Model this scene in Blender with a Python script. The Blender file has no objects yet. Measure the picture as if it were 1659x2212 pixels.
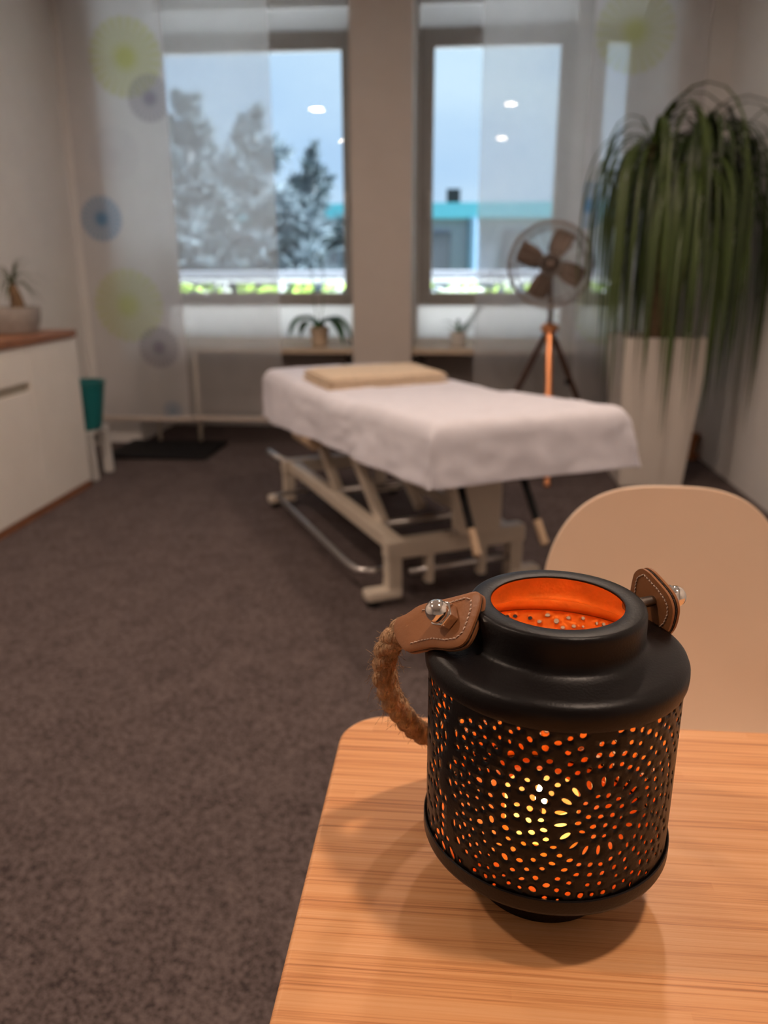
import bpy, bmesh, math, random
from mathutils import Vector, Matrix, noise, geometry
random.seed(11)
SC = bpy.context.scene
COL = SC.collection
PI = math.pi
def R(a): return math.radians(a)

# ------------------------------------------------------------------ camera
CAMZ = 1.07
cd = bpy.data.cameras.new('camera'); cam = bpy.data.objects.new('camera', cd); COL.objects.link(cam)
cam.location = (0, 0, CAMZ)
pitch, roll, yaw = R(17.083), R(-0.177), R(5.052)
fw = Vector((-math.sin(yaw)*math.cos(pitch), math.cos(yaw)*math.cos(pitch), -math.sin(pitch)))
rt = Vector((math.cos(yaw), math.sin(yaw), 0)); up = rt.cross(fw)
r2 = math.cos(roll)*rt + math.sin(roll)*up; u2 = -math.sin(roll)*rt + math.cos(roll)*up
cam.matrix_world = Matrix(((r2.x, u2.x, -fw.x, 0), (r2.y, u2.y, -fw.y, 0), (r2.z, u2.z, -fw.z, CAMZ), (0, 0, 0, 1)))
cd.sensor_fit = 'VERTICAL'; cd.sensor_height = 36.0; cd.lens = 36.0*1712.3/2212
cd.clip_start = 0.02; cd.clip_end = 200
cd.dof.use_dof = True; cd.dof.focus_distance = 0.405; cd.dof.aperture_fstop = 7.0
SC.camera = cam

# ------------------------------------------------------------------ sky, exposure
SC.view_settings.view_transform = 'Standard'; SC.view_settings.look = 'None'
SC.view_settings.exposure = 0.0; SC.view_settings.gamma = 1.0
SC.view_settings.use_curve_mapping = False
wd = bpy.data.worlds.new('overcast_sky'); SC.world = wd; wd.use_nodes = True
nt = wd.node_tree; nt.nodes.clear()
wo = nt.nodes.new('ShaderNodeOutputWorld'); bg = nt.nodes.new('ShaderNodeBackground')
tc = nt.nodes.new('ShaderNodeTexCoord'); mp = nt.nodes.new('ShaderNodeMapping'); mp.inputs['Scale'].default_value = (1, 1, 2.2)
ns = nt.nodes.new('ShaderNodeTexNoise'); ns.inputs['Scale'].default_value = 3.2; ns.inputs['Detail'].default_value = 5
cr = nt.nodes.new('ShaderNodeValToRGB')
cr.color_ramp.elements[0].position = .35; cr.color_ramp.elements[0].color = (.46, .64, .88, 1)
cr.color_ramp.elements[1].position = .68; cr.color_ramp.elements[1].color = (.64, .80, .95, 1)
nt.links.new(tc.outputs['Generated'], mp.inputs['Vector']); nt.links.new(mp.outputs[0], ns.inputs['Vector'])
nt.links.new(ns.outputs['Fac'], cr.inputs['Fac']); nt.links.new(cr.outputs['Color'], bg.inputs['Color'])
bg.inputs['Strength'].default_value = 1.2
nt.links.new(bg.outputs[0], wo.inputs['Surface'])
sd = bpy.data.lights.new('hazy_sun', 'SUN'); so = bpy.data.objects.new('hazy_sun', sd); COL.objects.link(so)
sd.energy = 34.0; sd.angle = R(25); sd.color = (.96, .98, 1)
so.rotation_euler = (R(5), R(40), 0)          # from the right, high, and from behind the house

LAMP_COL = (1.0, .765, .60); LAMP_L = 340.0      # the ceiling downlights

# ------------------------------------------------------------------ helpers
ORG = {}
def tag(o, label=None, cat=None, group=None, kind=None):
    if label: o['label'] = label
    if cat: o['category'] = cat
    if group: o['group'] = group
    if kind: o['kind'] = kind
    return o
def thing(name, label, cat, loc, group=None):
    o = bpy.data.objects.new(name, None); COL.objects.link(o); o.empty_display_size = .05
    o.location = loc; ORG[o.name] = Vector(loc); return tag(o, label, cat, group)
def struct(o): o['kind'] = 'structure'; return o

class MB:
    def __init__(s): s.v = []; s.f = []
    def add(s, vs, fs):
        b = len(s.v); s.v += [Vector(v) for v in vs]; s.f += [[i+b for i in f] for f in fs]; return s
    def box(s, lo, hi, M=None, taper=None):
        x0, y0, z0 = lo; x1, y1, z1 = hi
        vs = [Vector(p) for p in ((x0,y0,z0),(x1,y0,z0),(x1,y1,z0),(x0,y1,z0),(x0,y0,z1),(x1,y0,z1),(x1,y1,z1),(x0,y1,z1))]
        if M: vs = [M(v) if callable(M) else M @ v for v in vs]
        return s.add(vs, [(0,3,2,1),(4,5,6,7),(0,1,5,4),(1,2,6,5),(2,3,7,6),(3,0,4,7)])
    def tube(s, path, rad, n=10, cap=True, closed=False):
        path = [Vector(p) for p in path]; k = len(path)
        rs = rad if isinstance(rad, (list, tuple)) else [rad]*k
        rings = []; prev = None
        for i, p in enumerate(path):
            t = (path[min(i+1, k-1)] - path[max(i-1, 0)])
            t = t.normalized() if t.length > 1e-9 else Vector((0,0,1))
            if prev is None:
                a = Vector((0,0,1)) if abs(t.z) < .9 else Vector((1,0,0))
                nn = (a - t*a.dot(t)).normalized()
            else:
                nn = prev - t*prev.dot(t); nn = nn.normalized() if nn.length > 1e-6 else prev
            prev = nn; bb = t.cross(nn)
            rings.append([p + (nn*math.cos(2*PI*j/n) + bb*math.sin(2*PI*j/n))*rs[i] for j in range(n)])
        vs = [q for r in rings for q in r]; fs = []
        for i in range(k-1):
            for j in range(n):
                a = i*n+j; b = i*n+(j+1) % n; fs.append((a, b, b+n, a+n))
        if cap: fs.append(tuple(range(n-1, -1, -1))); fs.append(tuple((k-1)*n+j for j in range(n)))
        return s.add(vs, fs)
    def lathe(s, prof, c=(0,0,0), n=48, M=None):
        vs = []; fs = []; c = Vector(c); k = len(prof)
        for r, z in prof:
            for j in range(n):
                a = 2*PI*j/n; v = Vector((r*math.cos(a), r*math.sin(a), z))
                vs.append((M @ v if M else v) + c)
        for i in range(k-1):
            for j in range(n):
                a = i*n+j; b = i*n+(j+1) % n; fs.append((a, b, b+n, a+n))
        return s.add(vs, fs)
    def grid(s, fn, nu, nv, cu=False):
        vs = [fn(i/nu, j/nv) for i in range(nu+1) for j in range(nv+1)]; fs = []
        for i in range(nu):
            for j in range(nv):
                a = i*(nv+1)+j; fs.append((a, a+nv+1, a+nv+2, a+1))
        return s.add(vs, fs)
    def prism(s, pts, n, depth):          # pts: list of world points, extruded along -n
        n = Vector(n); k = len(pts); top = [Vector(p) for p in pts]; bot = [p - n*depth for p in top]
        fs = [tuple(range(k)), tuple(range(2*k-1, k-1, -1))]
        for i in range(k): j = (i+1) % k; fs.append((i, i+k, j+k, j))
        return s.add(top+bot, fs)
    def build(s, name, mat, parent=None, smooth=False, mats=None, merge=False, bevel=0, seg=2, angle=None, solid=None):
        org = ORG[parent.name] if parent else None
        if parent is None:
            xs = [v for v in s.v]
            lo = Vector((min(v.x for v in xs), min(v.y for v in xs), min(v.z for v in xs)))
            hi = Vector((max(v.x for v in xs), max(v.y for v in xs), max(v.z for v in xs)))
            org = Vector(((lo.x+hi.x)/2, (lo.y+hi.y)/2, lo.z))
        me = bpy.data.meshes.new(name)
        me.from_pydata([tuple(v-org) for v in s.v], [], s.f)
        bm = bmesh.new(); bm.from_mesh(me)
        if merge: bmesh.ops.remove_doubles(bm, verts=bm.verts, dist=1e-5)
        bmesh.ops.recalc_face_normals(bm, faces=bm.faces)
        bm.to_mesh(me); bm.free()
        for m in (mats or [mat]): me.materials.append(m)
        o = bpy.data.objects.new(name, me); COL.objects.link(o)
        if parent: o.parent = parent
        else: o.location = org
        ORG[o.name] = org
        if smooth:
            for p in me.polygons: p.use_smooth = True
            if angle: me.set_sharp_from_angle(angle=R(angle))
        if solid:
            md = o.modifiers.new('thickness', 'SOLIDIFY'); md.thickness = solid; md.offset = 0
        if bevel:
            md = o.modifiers.new('bevel', 'BEVEL'); md.width = bevel; md.segments = seg; md.limit_method = 'ANGLE'; md.angle_limit = R(35)
            md.harden_normals = False
        return o
def catmull(P, n):
    P = [Vector(p) for p in P]; P = [P[0]*2-P[1]] + P + [P[-1]*2-P[-2]]; out = []
    for i in range(1, len(P)-2):
        a, b, c, d = P[i-1:i+3]
        for k in range(n):
            t = k/n; out.append(.5*((2*b) + (c-a)*t + (2*a-5*b+4*c-d)*t*t + (3*b-a-3*c+d)*t**3))
    out.append(P[-2]); return out

# ------------------------------------------------------------------ materials
def N(nt, t, **kw):
    n = nt.nodes.new(t)
    for k, v in kw.items():
        if k in n.inputs: n.inputs[k].default_value = v
        else: setattr(n, k, v)
    return n
def mat(name, col, rough=.5, metal=0, var=.06, scale=8, bump=0, bscale=60, spec=None, coat=0, sss=0, stretch=(1,1,1), trans=0):
    m = bpy.data.materials.new(name); m.use_nodes = True; nt = m.node_tree
    b = nt.nodes['Principled BSDF']
    tcn = N(nt, 'ShaderNodeTexCoord'); mpn = N(nt, 'ShaderNodeMapping'); mpn.inputs['Scale'].default_value = stretch
    nt.links.new(tcn.outputs['Object'], mpn.inputs['Vector'])
    nz = N(nt, 'ShaderNodeTexNoise', Scale=scale, Detail=4.0); nt.links.new(mpn.outputs[0], nz.inputs['Vector'])
    rp = N(nt, 'ShaderNodeValToRGB')
    rp.color_ramp.elements[0].position = .3; rp.color_ramp.elements[1].position = .7
    rp.color_ramp.elements[0].color = tuple(c*(1-var) for c in col)+(1,)
    rp.color_ramp.elements[1].color = tuple(min(1, c*(1+var)) for c in col)+(1,)
    nt.links.new(nz.outputs['Fac'], rp.inputs['Fac']); nt.links.new(rp.outputs['Color'], b.inputs['Base Color'])
    b.inputs['Roughness'].default_value = rough; b.inputs['Metallic'].default_value = metal
    if spec is not None: b.inputs['Specular IOR Level'].default_value = spec
    if coat: b.inputs['Coat Weight'].default_value = coat
    if sss: b.inputs['Subsurface Weight'].default_value = sss; b.inputs['Subsurface Radius'].default_value = (.02,.012,.006)
    if bump:
        n2 = N(nt, 'ShaderNodeTexNoise', Scale=bscale, Detail=3.0); nt.links.new(mpn.outputs[0], n2.inputs['Vector'])
        bp = N(nt, 'ShaderNodeBump', Strength=bump, Distance=.01); nt.links.new(n2.outputs['Fac'], bp.inputs['Height'])
        nt.links.new(bp.outputs[0], b.inputs['Normal'])
    return m
def emit(name, col, s):
    m = bpy.data.materials.new(name); m.use_nodes = True; nt = m.node_tree; nt.nodes.clear()
    o = N(nt, 'ShaderNodeOutputMaterial'); e = N(nt, 'ShaderNodeEmission'); e.inputs['Color'].default_value = tuple(col)+(1,)
    e.inputs['Strength'].default_value = s; nt.links.new(e.outputs[0], o.inputs['Surface']); return m
def glass_mat():
    m = bpy.data.materials.new('window_glass'); m.use_nodes = True; nt = m.node_tree; nt.nodes.clear()
    o = N(nt, 'ShaderNodeOutputMaterial'); t = N(nt, 'ShaderNodeBsdfTransparent'); t.inputs['Color'].default_value = (.93,.97,.98,1)
    g = N(nt, 'ShaderNodeBsdfGlossy', Roughness=.0); f = N(nt, 'ShaderNodeFresnel', IOR=1.5); x = N(nt, 'ShaderNodeMixShader')
    nt.links.new(f.outputs[0], x.inputs[0]); nt.links.new(t.outputs[0], x.inputs[1]); nt.links.new(g.outputs[0], x.inputs[2])
    nt.links.new(x.outputs[0], o.inputs['Surface']); return m
def sheer_mat(name, dens, col, prints=()):
    # a woven voile: part of the light passes straight through, the rest is scattered; prints = (x, z, radius, colour, strength)
    m = bpy.data.materials.new(name); m.use_nodes = True; nt = m.node_tree; nt.nodes.clear(); L = nt.links.new
    o = N(nt, 'ShaderNodeOutputMaterial'); tr = N(nt, 'ShaderNodeBsdfTransparent'); tl = N(nt, 'ShaderNodeBsdfTranslucent')
    df = N(nt, 'ShaderNodeBsdfDiffuse'); mx = N(nt, 'ShaderNodeMixShader'); my = N(nt, 'ShaderNodeMixShader')
    mx.inputs[0].default_value = .5
    geo = N(nt, 'ShaderNodeNewGeometry'); sep = N(nt, 'ShaderNodeSeparateXYZ'); L(geo.outputs['Position'], sep.inputs[0])
    wv = N(nt, 'ShaderNodeTexNoise', Scale=6.0, Detail=3.0); L(geo.outputs['Position'], wv.inputs['Vector'])
    cur = None; dens_s = None
    base = N(nt, 'ShaderNodeRGB'); base.outputs[0].default_value = tuple(col)+(1,); cur = base.outputs[0]
    da = N(nt, 'ShaderNodeMath', operation='MULTIPLY_ADD'); L(wv.outputs['Fac'], da.inputs[0]); da.inputs[1].default_value = .12; da.inputs[2].default_value = dens-.06
    dens_s = da.outputs[0]
    def math_(op, a, b=None, c=None, clamp=False):
        n = N(nt, 'ShaderNodeMath', operation=op); n.use_clamp = clamp
        for i, q in enumerate((a, b, c)):
            if q is None: continue
            if isinstance(q, (int, float)): n.inputs[i].default_value = q
            else: L(q, n.inputs[i])
        return n.outputs[0]
    for (px, pz, pr, pc, ps) in prints:
        dx = math_('SUBTRACT', sep.outputs['X'], px); dz = math_('SUBTRACT', sep.outputs['Z'], pz)
        dd = math_('SQRT', math_('ADD', math_('MULTIPLY', dx, dx), math_('MULTIPLY', dz, dz)))
        q = math_('DIVIDE', dd, pr)
        ang = math_('ARCTAN2', dz, dx)
        ca = math_('MULTIPLY', math_('SINE', math_('MULTIPLY', ang, 24.0)), .22)
        fade = math_('MULTIPLY', math_('SUBTRACT', 1.0, math_('SMOOTH_MIN', q, 1.0, .1), None, True), 1.0)
        edge = math_('MULTIPLY', math_('SUBTRACT', 1.04, q), 9.0, None, True)
        core = math_('MULTIPLY', math_('SUBTRACT', .45, q), 1.6, None, True)
        w = math_('MULTIPLY', edge, math_('ADD', math_('ADD', .55, math_('MULTIPLY', ca, q)), core), None, True)
        w = math_('MULTIPLY', w, ps, None, True)
        mm = N(nt, 'ShaderNodeMix'); mm.data_type = 'RGBA'
        L(w, mm.inputs['Factor']); L(cur, mm.inputs['A']); mm.inputs['B'].default_value = tuple(pc)+(1,); cur = mm.outputs['Result']
        dens_s = math_('MULTIPLY_ADD', w, .10, dens_s, True)
    L(cur, tl.inputs['Color']); L(cur, df.inputs['Color'])
    L(tl.outputs[0], mx.inputs[1]); L(df.outputs[0], mx.inputs[2])
    L(dens_s, my.inputs[0]); L(tr.outputs[0], my.inputs[1]); L(mx.outputs[0], my.inputs[2]); L(my.outputs[0], o.inputs['Surface'])
    return m
def opal_mat(name, col, w):
    m = bpy.data.materials.new(name); m.use_nodes = True; nt = m.node_tree; nt.nodes.clear()
    o = N(nt, 'ShaderNodeOutputMaterial'); a = N(nt, 'ShaderNodeBsdfTranslucent'); d = N(nt, 'ShaderNodeBsdfDiffuse'); x = N(nt, 'ShaderNodeMixShader'); x.inputs[0].default_value = w
    nz = N(nt, 'ShaderNodeTexNoise', Scale=30.0); rp = N(nt, 'ShaderNodeValToRGB')
    rp.color_ramp.elements[0].color = tuple(c*.96 for c in col)+(1,); rp.color_ramp.elements[1].color = tuple(col)+(1,)
    nt.links.new(nz.outputs['Fac'], rp.inputs['Fac']); nt.links.new(rp.outputs['Color'], a.inputs['Color']); nt.links.new(rp.outputs['Color'], d.inputs['Color'])
    nt.links.new(d.outputs[0], x.inputs[1]); nt.links.new(a.outputs[0], x.inputs[2]); nt.links.new(x.outputs[0], o.inputs['Surface']); return m
def bamboo_mat():
    m = bpy.data.materials.new('bamboo_laminate'); m.use_nodes = True; nt = m.node_tree; L = nt.links.new; b = nt.nodes['Principled BSDF']
    geo = N(nt, 'ShaderNodeTexCoord'); sep = N(nt, 'ShaderNodeSeparateXYZ'); L(geo.outputs['Object'], sep.inputs[0])
    def M_(op, a, b_=None, c=None):
        n = N(nt, 'ShaderNodeMath', operation=op)
        for i, q in enumerate((a, b_, c)):
            if q is None: continue
            if isinstance(q, (int, float)): n.inputs[i].default_value = q
            else: L(q, n.inputs[i])
        return n.outputs[0]
    row = M_('FLOOR', M_('DIVIDE', sep.outputs['Y'], .0065))
    wn0 = N(nt, 'ShaderNodeTexWhiteNoise'); wn0.noise_dimensions = '1D'; L(row, wn0.inputs['W'])
    seg = M_('FLOOR', M_('ADD', M_('DIVIDE', sep.outputs['X'], .42), M_('MULTIPLY', wn0.outputs['Value'], 7.0)))
    cmb = N(nt, 'ShaderNodeCombineXYZ'); L(row, cmb.inputs[0]); L(seg, cmb.inputs[1])
    wn = N(nt, 'ShaderNodeTexWhiteNoise'); wn.noise_dimensions = '2D'; L(cmb.outputs[0], wn.inputs['Vector'])
    mp1 = N(nt, 'ShaderNodeMapping'); mp1.inputs['Scale'].default_value = (4, 420, 1); L(geo.outputs['Object'], mp1.inputs['Vector'])
    n1 = N(nt, 'ShaderNodeTexNoise', Scale=1.0, Detail=5.0, Roughness=.65); L(mp1.outputs[0], n1.inputs['Vector'])
    mp2 = N(nt, 'ShaderNodeMapping'); mp2.inputs['Scale'].default_value = (9, 900, 1); L(geo.outputs['Object'], mp2.inputs['Vector'])
    n2 = N(nt, 'ShaderNodeTexNoise', Scale=1.0, Detail=3.0); L(mp2.outputs[0], n2.inputs['Vector'])
    f = M_('ADD', M_('MULTIPLY', wn.outputs['Value'], .13), M_('ADD', M_('MULTIPLY', n1.outputs['Fac'], .58), M_('MULTIPLY', n2.outputs['Fac'], .40)))
    rp = N(nt, 'ShaderNodeValToRGB'); e = rp.color_ramp.elements
    e[0].position = .34; e[0].color = (.34, .125, .045, 1); e[1].position = .74; e[1].color = (.86, .46, .22, 1)
    k = rp.color_ramp.elements.new(.45); k.color = (.62, .255, .092, 1)
    k = rp.color_ramp.elements.new(.54); k.color = (.78, .365, .145, 1)
    L(f, rp.inputs['Fac']); L(rp.outputs['Color'], b.inputs['Base Color'])
    b.inputs['Roughness'].default_value = .42; b.inputs['Coat Weight'].default_value = .12; b.inputs['Coat Roughness'].default_value = .3
    bp = N(nt, 'ShaderNodeBump', Strength=.12, Distance=.002); L(n2.outputs['Fac'], bp.inputs['Height']); L(bp.outputs[0], b.inputs['Normal'])
    return m
def carpet_mat():
    m = bpy.data.materials.new('loop_carpet'); m.use_nodes = True; nt = m.node_tree; L = nt.links.new; b = nt.nodes['Principled BSDF']
    geo = N(nt, 'ShaderNodeTexCoord')
    n1 = N(nt, 'ShaderNodeTexNoise', Scale=240.0, Detail=2.0, Roughness=.7); L(geo.outputs['Object'], n1.inputs['Vector'])
    n2 = N(nt, 'ShaderNodeTexNoise', Scale=9.0, Detail=5.0); L(geo.outputs['Object'], n2.inputs['Vector'])
    n3 = N(nt, 'ShaderNodeTexNoise', Scale=80.0, Detail=3.0); L(geo.outputs['Object'], n3.inputs['Vector'])
    a = N(nt, 'ShaderNodeMath', operation='MULTIPLY_ADD'); L(n2.outputs['Fac'], a.inputs[0]); a.inputs[1].default_value = .16; L(n1.outputs['Fac'], a.inputs[2])
    a2 = N(nt, 'ShaderNodeMath', operation='MULTIPLY_ADD'); L(n3.outputs['Fac'], a2.inputs[0]); a2.inputs[1].default_value = .45; L(a.outputs[0], a2.inputs[2])
    rp = N(nt, 'ShaderNodeValToRGB'); e = rp.color_ramp.elements
    e[0].position = .66; e[0].color = (.034, .025, .025, 1); e[1].position = .94; e[1].color = (.195, .152, .146, 1)
    L(a2.outputs[0], rp.inputs['Fac']); L(rp.outputs['Color'], b.inputs['Base Color'])
    b.inputs['Roughness'].default_value = .95; b.inputs['Specular IOR Level'].default_value = .12
    bp = N(nt, 'ShaderNodeBump', Strength=.5, Distance=.006); L(n1.outputs['Fac'], bp.inputs['Height']); L(bp.outputs[0], b.inputs['Normal'])
    return m
M = {}
M['wall'] = mat('white_wall_paint', (.82,.80,.785), .85, var=.02, bump=.04, bscale=300)
M['ceil'] = mat('ceiling_paint', (.88,.88,.87), .9, var=.02)
M['carpet'] = carpet_mat()
M['bamboo'] = bamboo_mat()
M['frame'] = mat('grey_window_frame', (.46,.44,.42), .5, var=.04)
M['glass'] = glass_mat()
M['alu'] = mat('brushed_metal', (.62,.6,.58), .3, 1, var=.05)
M['white_plastic'] = mat('white_plastic', (.75,.73,.70), .4, var=.02)
M['opal'] = opal_mat('opal_panel', (.88,.88,.87), .58)
M['blind'] = opal_mat('white_blind_fabric', (.84,.85,.86), .30)
M['pier'] = mat('greige_column_paint', (.60,.535,.485), .85, var=.02, bump=.04, bscale=300)
M['sill'] = mat('beige_stone_sill', (.58,.46,.34), .5, var=.08, scale=20)
M['black_metal'] = mat('matt_black_lacquer', (.0042,.0026,.0026), .38, 0, var=.2, scale=40, bump=.05, bscale=700, spec=.27)
M['gold'] = mat('gold_lacquer', (.86,.36,.085), .48, .25, var=.16, scale=60, bump=.1, bscale=300)
M['leather'] = mat('tan_leather', (.31,.122,.045), .40, var=.07, scale=30, bump=.04, bscale=400, spec=.35)
M['leather_edge'] = mat('raw_leather_edge', (.030,.018,.012), .85, var=.4, scale=200, bump=.6, bscale=500)
M['thread'] = mat('pale_thread', (.62,.44,.34), .8)
M['chrome'] = mat('nickel', (.86,.80,.74), .12, 1, var=.04)
M['steel'] = mat('threaded_steel', (.32,.29,.26), .35, 1)
M['rope'] = mat('jute_rope', (.60,.355,.19), .95, var=.36, scale=220, bump=.8, bscale=600, stretch=(1,1,.35))
M['wax'] = None
M['oak'] = mat('reddish_walnut_wood', (.30,.125,.06), .4, var=.3, scale=10, stretch=(12,1,12))
M['cab'] = mat('cream_lacquer', (.92,.885,.83), .4, var=.02)
M['cab_dark'] = mat('cream_grip_groove', (.42,.38,.31), .6, var=.03)
M['sheet'] = mat('white_cotton_sheet', (.79,.785,.87), .9, var=.03, scale=20, bump=.15, bscale=120)
M['bedframe'] = mat('cream_powder_coat', (.66,.58,.48), .38, var=.04)
M['bedwood'] = mat('beige_upholstery', (.50,.36,.24), .7, var=.06)
M['towel'] = mat('beige_towel', (.80,.64,.47), .95, var=.08, scale=60, bump=.5, bscale=300)
M['black_rubber'] = mat('black_rubber', (.007,.007,.008), .65, spec=.2)
M['copper'] = mat('copper', (.80,.34,.16), .28, 1, var=.06)
M['darkleg'] = mat('dark_brown_leg', (.075,.035,.022), .45, var=.3, stretch=(8,8,1))
M['blade'] = mat('dull_bronze_blade', (.17,.125,.10), .5, .3, var=.1)
M['wire'] = mat('grey_steel_wire', (.30,.27,.25), .4, .7)
M['planter'] = mat('white_planter', (.72,.66,.60), .5, var=.02)
M['leaf'] = mat('palm_leaf', (.052,.084,.016), .42, var=.45, scale=3)
M['leaf2'] = mat('palm_leaf_dark', (.026,.046,.011), .45, var=.35, scale=3)
M['bark'] = mat('palm_bark', (.16,.10,.055), .9, var=.35, scale=30, bump=.6)
M['soil'] = mat('potting_soil', (.035,.024,.016), .95, var=.4, scale=80)
M['concrete'] = mat('grey_concrete_pot', (.30,.27,.25), .85, var=.12, scale=30, bump=.15)
M['teal'] = mat('teal_plastic', (.012,.17,.18), .35, var=.06)
M['chair'] = mat('off_white_chair_shell', (.86,.64,.47), .42, var=.015)
M['chairwood'] = mat('beech_leg', (.55,.34,.17), .45, var=.12, stretch=(10,10,1))
M['radiator'] = mat('radiator_enamel', (.42,.37,.34), .45, var=.03)
M['orchid'] = mat('orchid_leaf', (.035,.11,.028), .35, var=.2)
M['stem'] = mat('plant_stem', (.10,.12,.06), .6)
M['terracotta'] = mat('terracotta', (.42,.17,.07), .85, var=.15, scale=25)
M['pine'] = mat('hazed_pine_needles', (.145,.185,.215), .95, var=.15, scale=2)  # pale blue-grey distance haze mixed into the needles' base colour
M['pinebark'] = mat('pine_bark', (.16,.17,.18), .9)
M['turq'] = mat('turquoise_fascia', (.06,.30,.39), .6, var=.06)
M['bldg'] = mat('grey_render', (.27,.29,.37), .9, var=.06)
M['bldg_win'] = mat('dark_window_band', (.10,.105,.135), .5, var=.06)
M['coping'] = mat('grey_coping', (.24,.25,.29), .7)
M['whitepaint'] = mat('white_paint', (.88,.88,.88), .6)
M['hedge'] = mat('bright_hedge_leaf', (.42,.60,.10), .7, var=.5, scale=14)
M['bloom'] = mat('white_bloom', (.92,.93,.92), .7)
M['ground'] = mat('lawn', (.10,.16,.06), .95, var=.3)
# ------------------------------------------------------------------ the room
XL, XR, YB, YF, YP, ZC = -2.30, 1.44, -3.0, 5.50, 4.87, 2.60
def sbox(name, lo, hi, m, **k): return struct(MB().box(lo, hi).build(name, m, **k))
sbox('floor', (XL-.15, YB-.15, -.12), (XR+.15, 5.75, 0), M['carpet'])
sbox('ceiling', (XL-.15, YB-.15, ZC), (XR+.15, 5.75, ZC+.15), M['ceil'])
sbox('wall_left', (XL-.15, YB-.15, 0), (XL, 5.75, ZC), M['wall'])
sbox('wall_right', (XR, YB-.15, 0), (XR+.15, 5.75, ZC), M['wall'])
sbox('wall_rear', (XL, YB-.15, 0), (XR, YB, ZC), M['wall'])
W1 = (-1.98, -.655, .83, 2.47); W2 = (-.250, .690, .83, 2.47); W3 = (.79, 1.10, .83, 2.47)
b = MB(); xs = [XL, W1[0], W1[1], W2[0], W2[1], W3[0], W3[1], XR]
for i in range(0, 8, 2): b.box((xs[i], YF, 0), (xs[i+1], 5.75, ZC))
for w in (W1, W2, W3):
    b.box((w[0], YF, 0), (w[1], 5.75, .62))
struct(b.build('wall_front', M['wall']))
sbox('wall_pier_left', (XL, YP, 0), (-2.0, YF, ZC), M['wall'])
sbox('wall_pier_center', (-.617, YP, 0), (-.264, YF, ZC), M['pier'])
sbox('wall_pier_right', (1.12, YP, 0), (XR, YF, ZC), M['wall'])
struct(MB().box((-2.0, 4.90, .568), (-.617, YF, .60)).build('trim_1', M['sill'], bevel=.004))
struct(MB().box((-.264, 4.90, .568), (1.12, YF, .60)).build('trim_2', M['sill'], bevel=.004))
def window(n, w, handle=None, y0=YF-.02):
    x0, x1, z0, z1 = w; t = .052; s = .045
    root = thing('window_%d' % n, None, None, ((x0+x1)/2, y0, z0)); struct(root)
    b = MB()
    for lo, hi in (((x0,y0,z0),(x0+t,y0+.09,z1)), ((x1-t,y0,z0),(x1,y0+.09,z1)), ((x0+t,y0,z0),(x1-t,y0+.09,z0+t)), ((x0+t,y0,z1-t-.02),(x1-t,y0+.09,z1))): b.box(lo, hi)
    b.build('frame', M['frame'], root, bevel=.004)
    b = MB(); a0, a1, c0, c1 = x0+t-.01, x1-t+.01, z0+t-.01, z1-t-.01; yy = y0-.015
    for lo, hi in (((a0,yy,c0),(a0+s,yy+.07,c1)), ((a1-s,yy,c0),(a1,yy+.07,c1)), ((a0+s,yy,c0),(a1-s,yy+.07,c0+s)), ((a0+s,yy,c1-s),(a1-s,yy+.07,c1))): b.box(lo, hi)
    b.build('sash', M['frame'], root, bevel=.005)
    MB().box((a0+s-.005, y0+.03, c0+s-.005), (a1-s+.005, y0+.036, c1-s+.005)).build('pane', M['glass'], root)
    MB().box((x0+.002, y0+.035, .622), (x1-.002, y0+.045, z0-.001)).build('opal_panel', M['opal'], root)
    bl_ = MB().box((x0+.002, y0+.03, z1+.001), (x1-.002, y0+.034, ZC-.002)).build('roller_blind', M['blind'], root)
    if handle:
        hx = a0+s/2 if handle == 'l' else a1-s/2; hz = 1.50; b = MB()
        b.box((hx-.013, yy-.012, hz-.04), (hx+.013, yy, hz+.04)); b.box((hx-.009, yy-.045, hz-.125), (hx+.009, yy-.03, hz+.012)); b.box((hx-.008, yy-.04, hz-.008), (hx+.008, yy, hz+.008))
        b.build('handle', M['alu'], root, bevel=.004)
window(1, W1, 'r'); window(2, W2, 'l'); window(3, W3)

# ceiling downlights (the lamps whose reflections hang in the panes)
lamp_m = emit('lamp_diffuser', LAMP_COL, LAMP_L)
spots = [(-1.43, 2.36, 'left of the bed, near the windows'), (.50, 2.42, 'above the foot end of the treatment bed'), (.52, .28, 'above the bamboo table'),
         (-1.43, .28, 'left of the bamboo table')]
for x, y, w in spots:
    t = thing('ceiling_downlight', 'round recessed warm ceiling downlight ' + w, 'downlight', (x, y, ZC), 'ceiling downlights')
    MB().lathe([(.072,0), (.092,0), (.095,-.004), (.090,-.010), (.074,-.012), (.072,-.006)], (x, y, ZC), 32).build('trim_ring', M['white_plastic'], t, smooth=True)
    b = MB(); k = 32
    b.add([(x+.071*math.cos(2*PI*j/k), y+.071*math.sin(2*PI*j/k), ZC-.005) for j in range(k)], [tuple(range(k))])
    b.build('diffuser', lamp_m, t)

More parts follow.
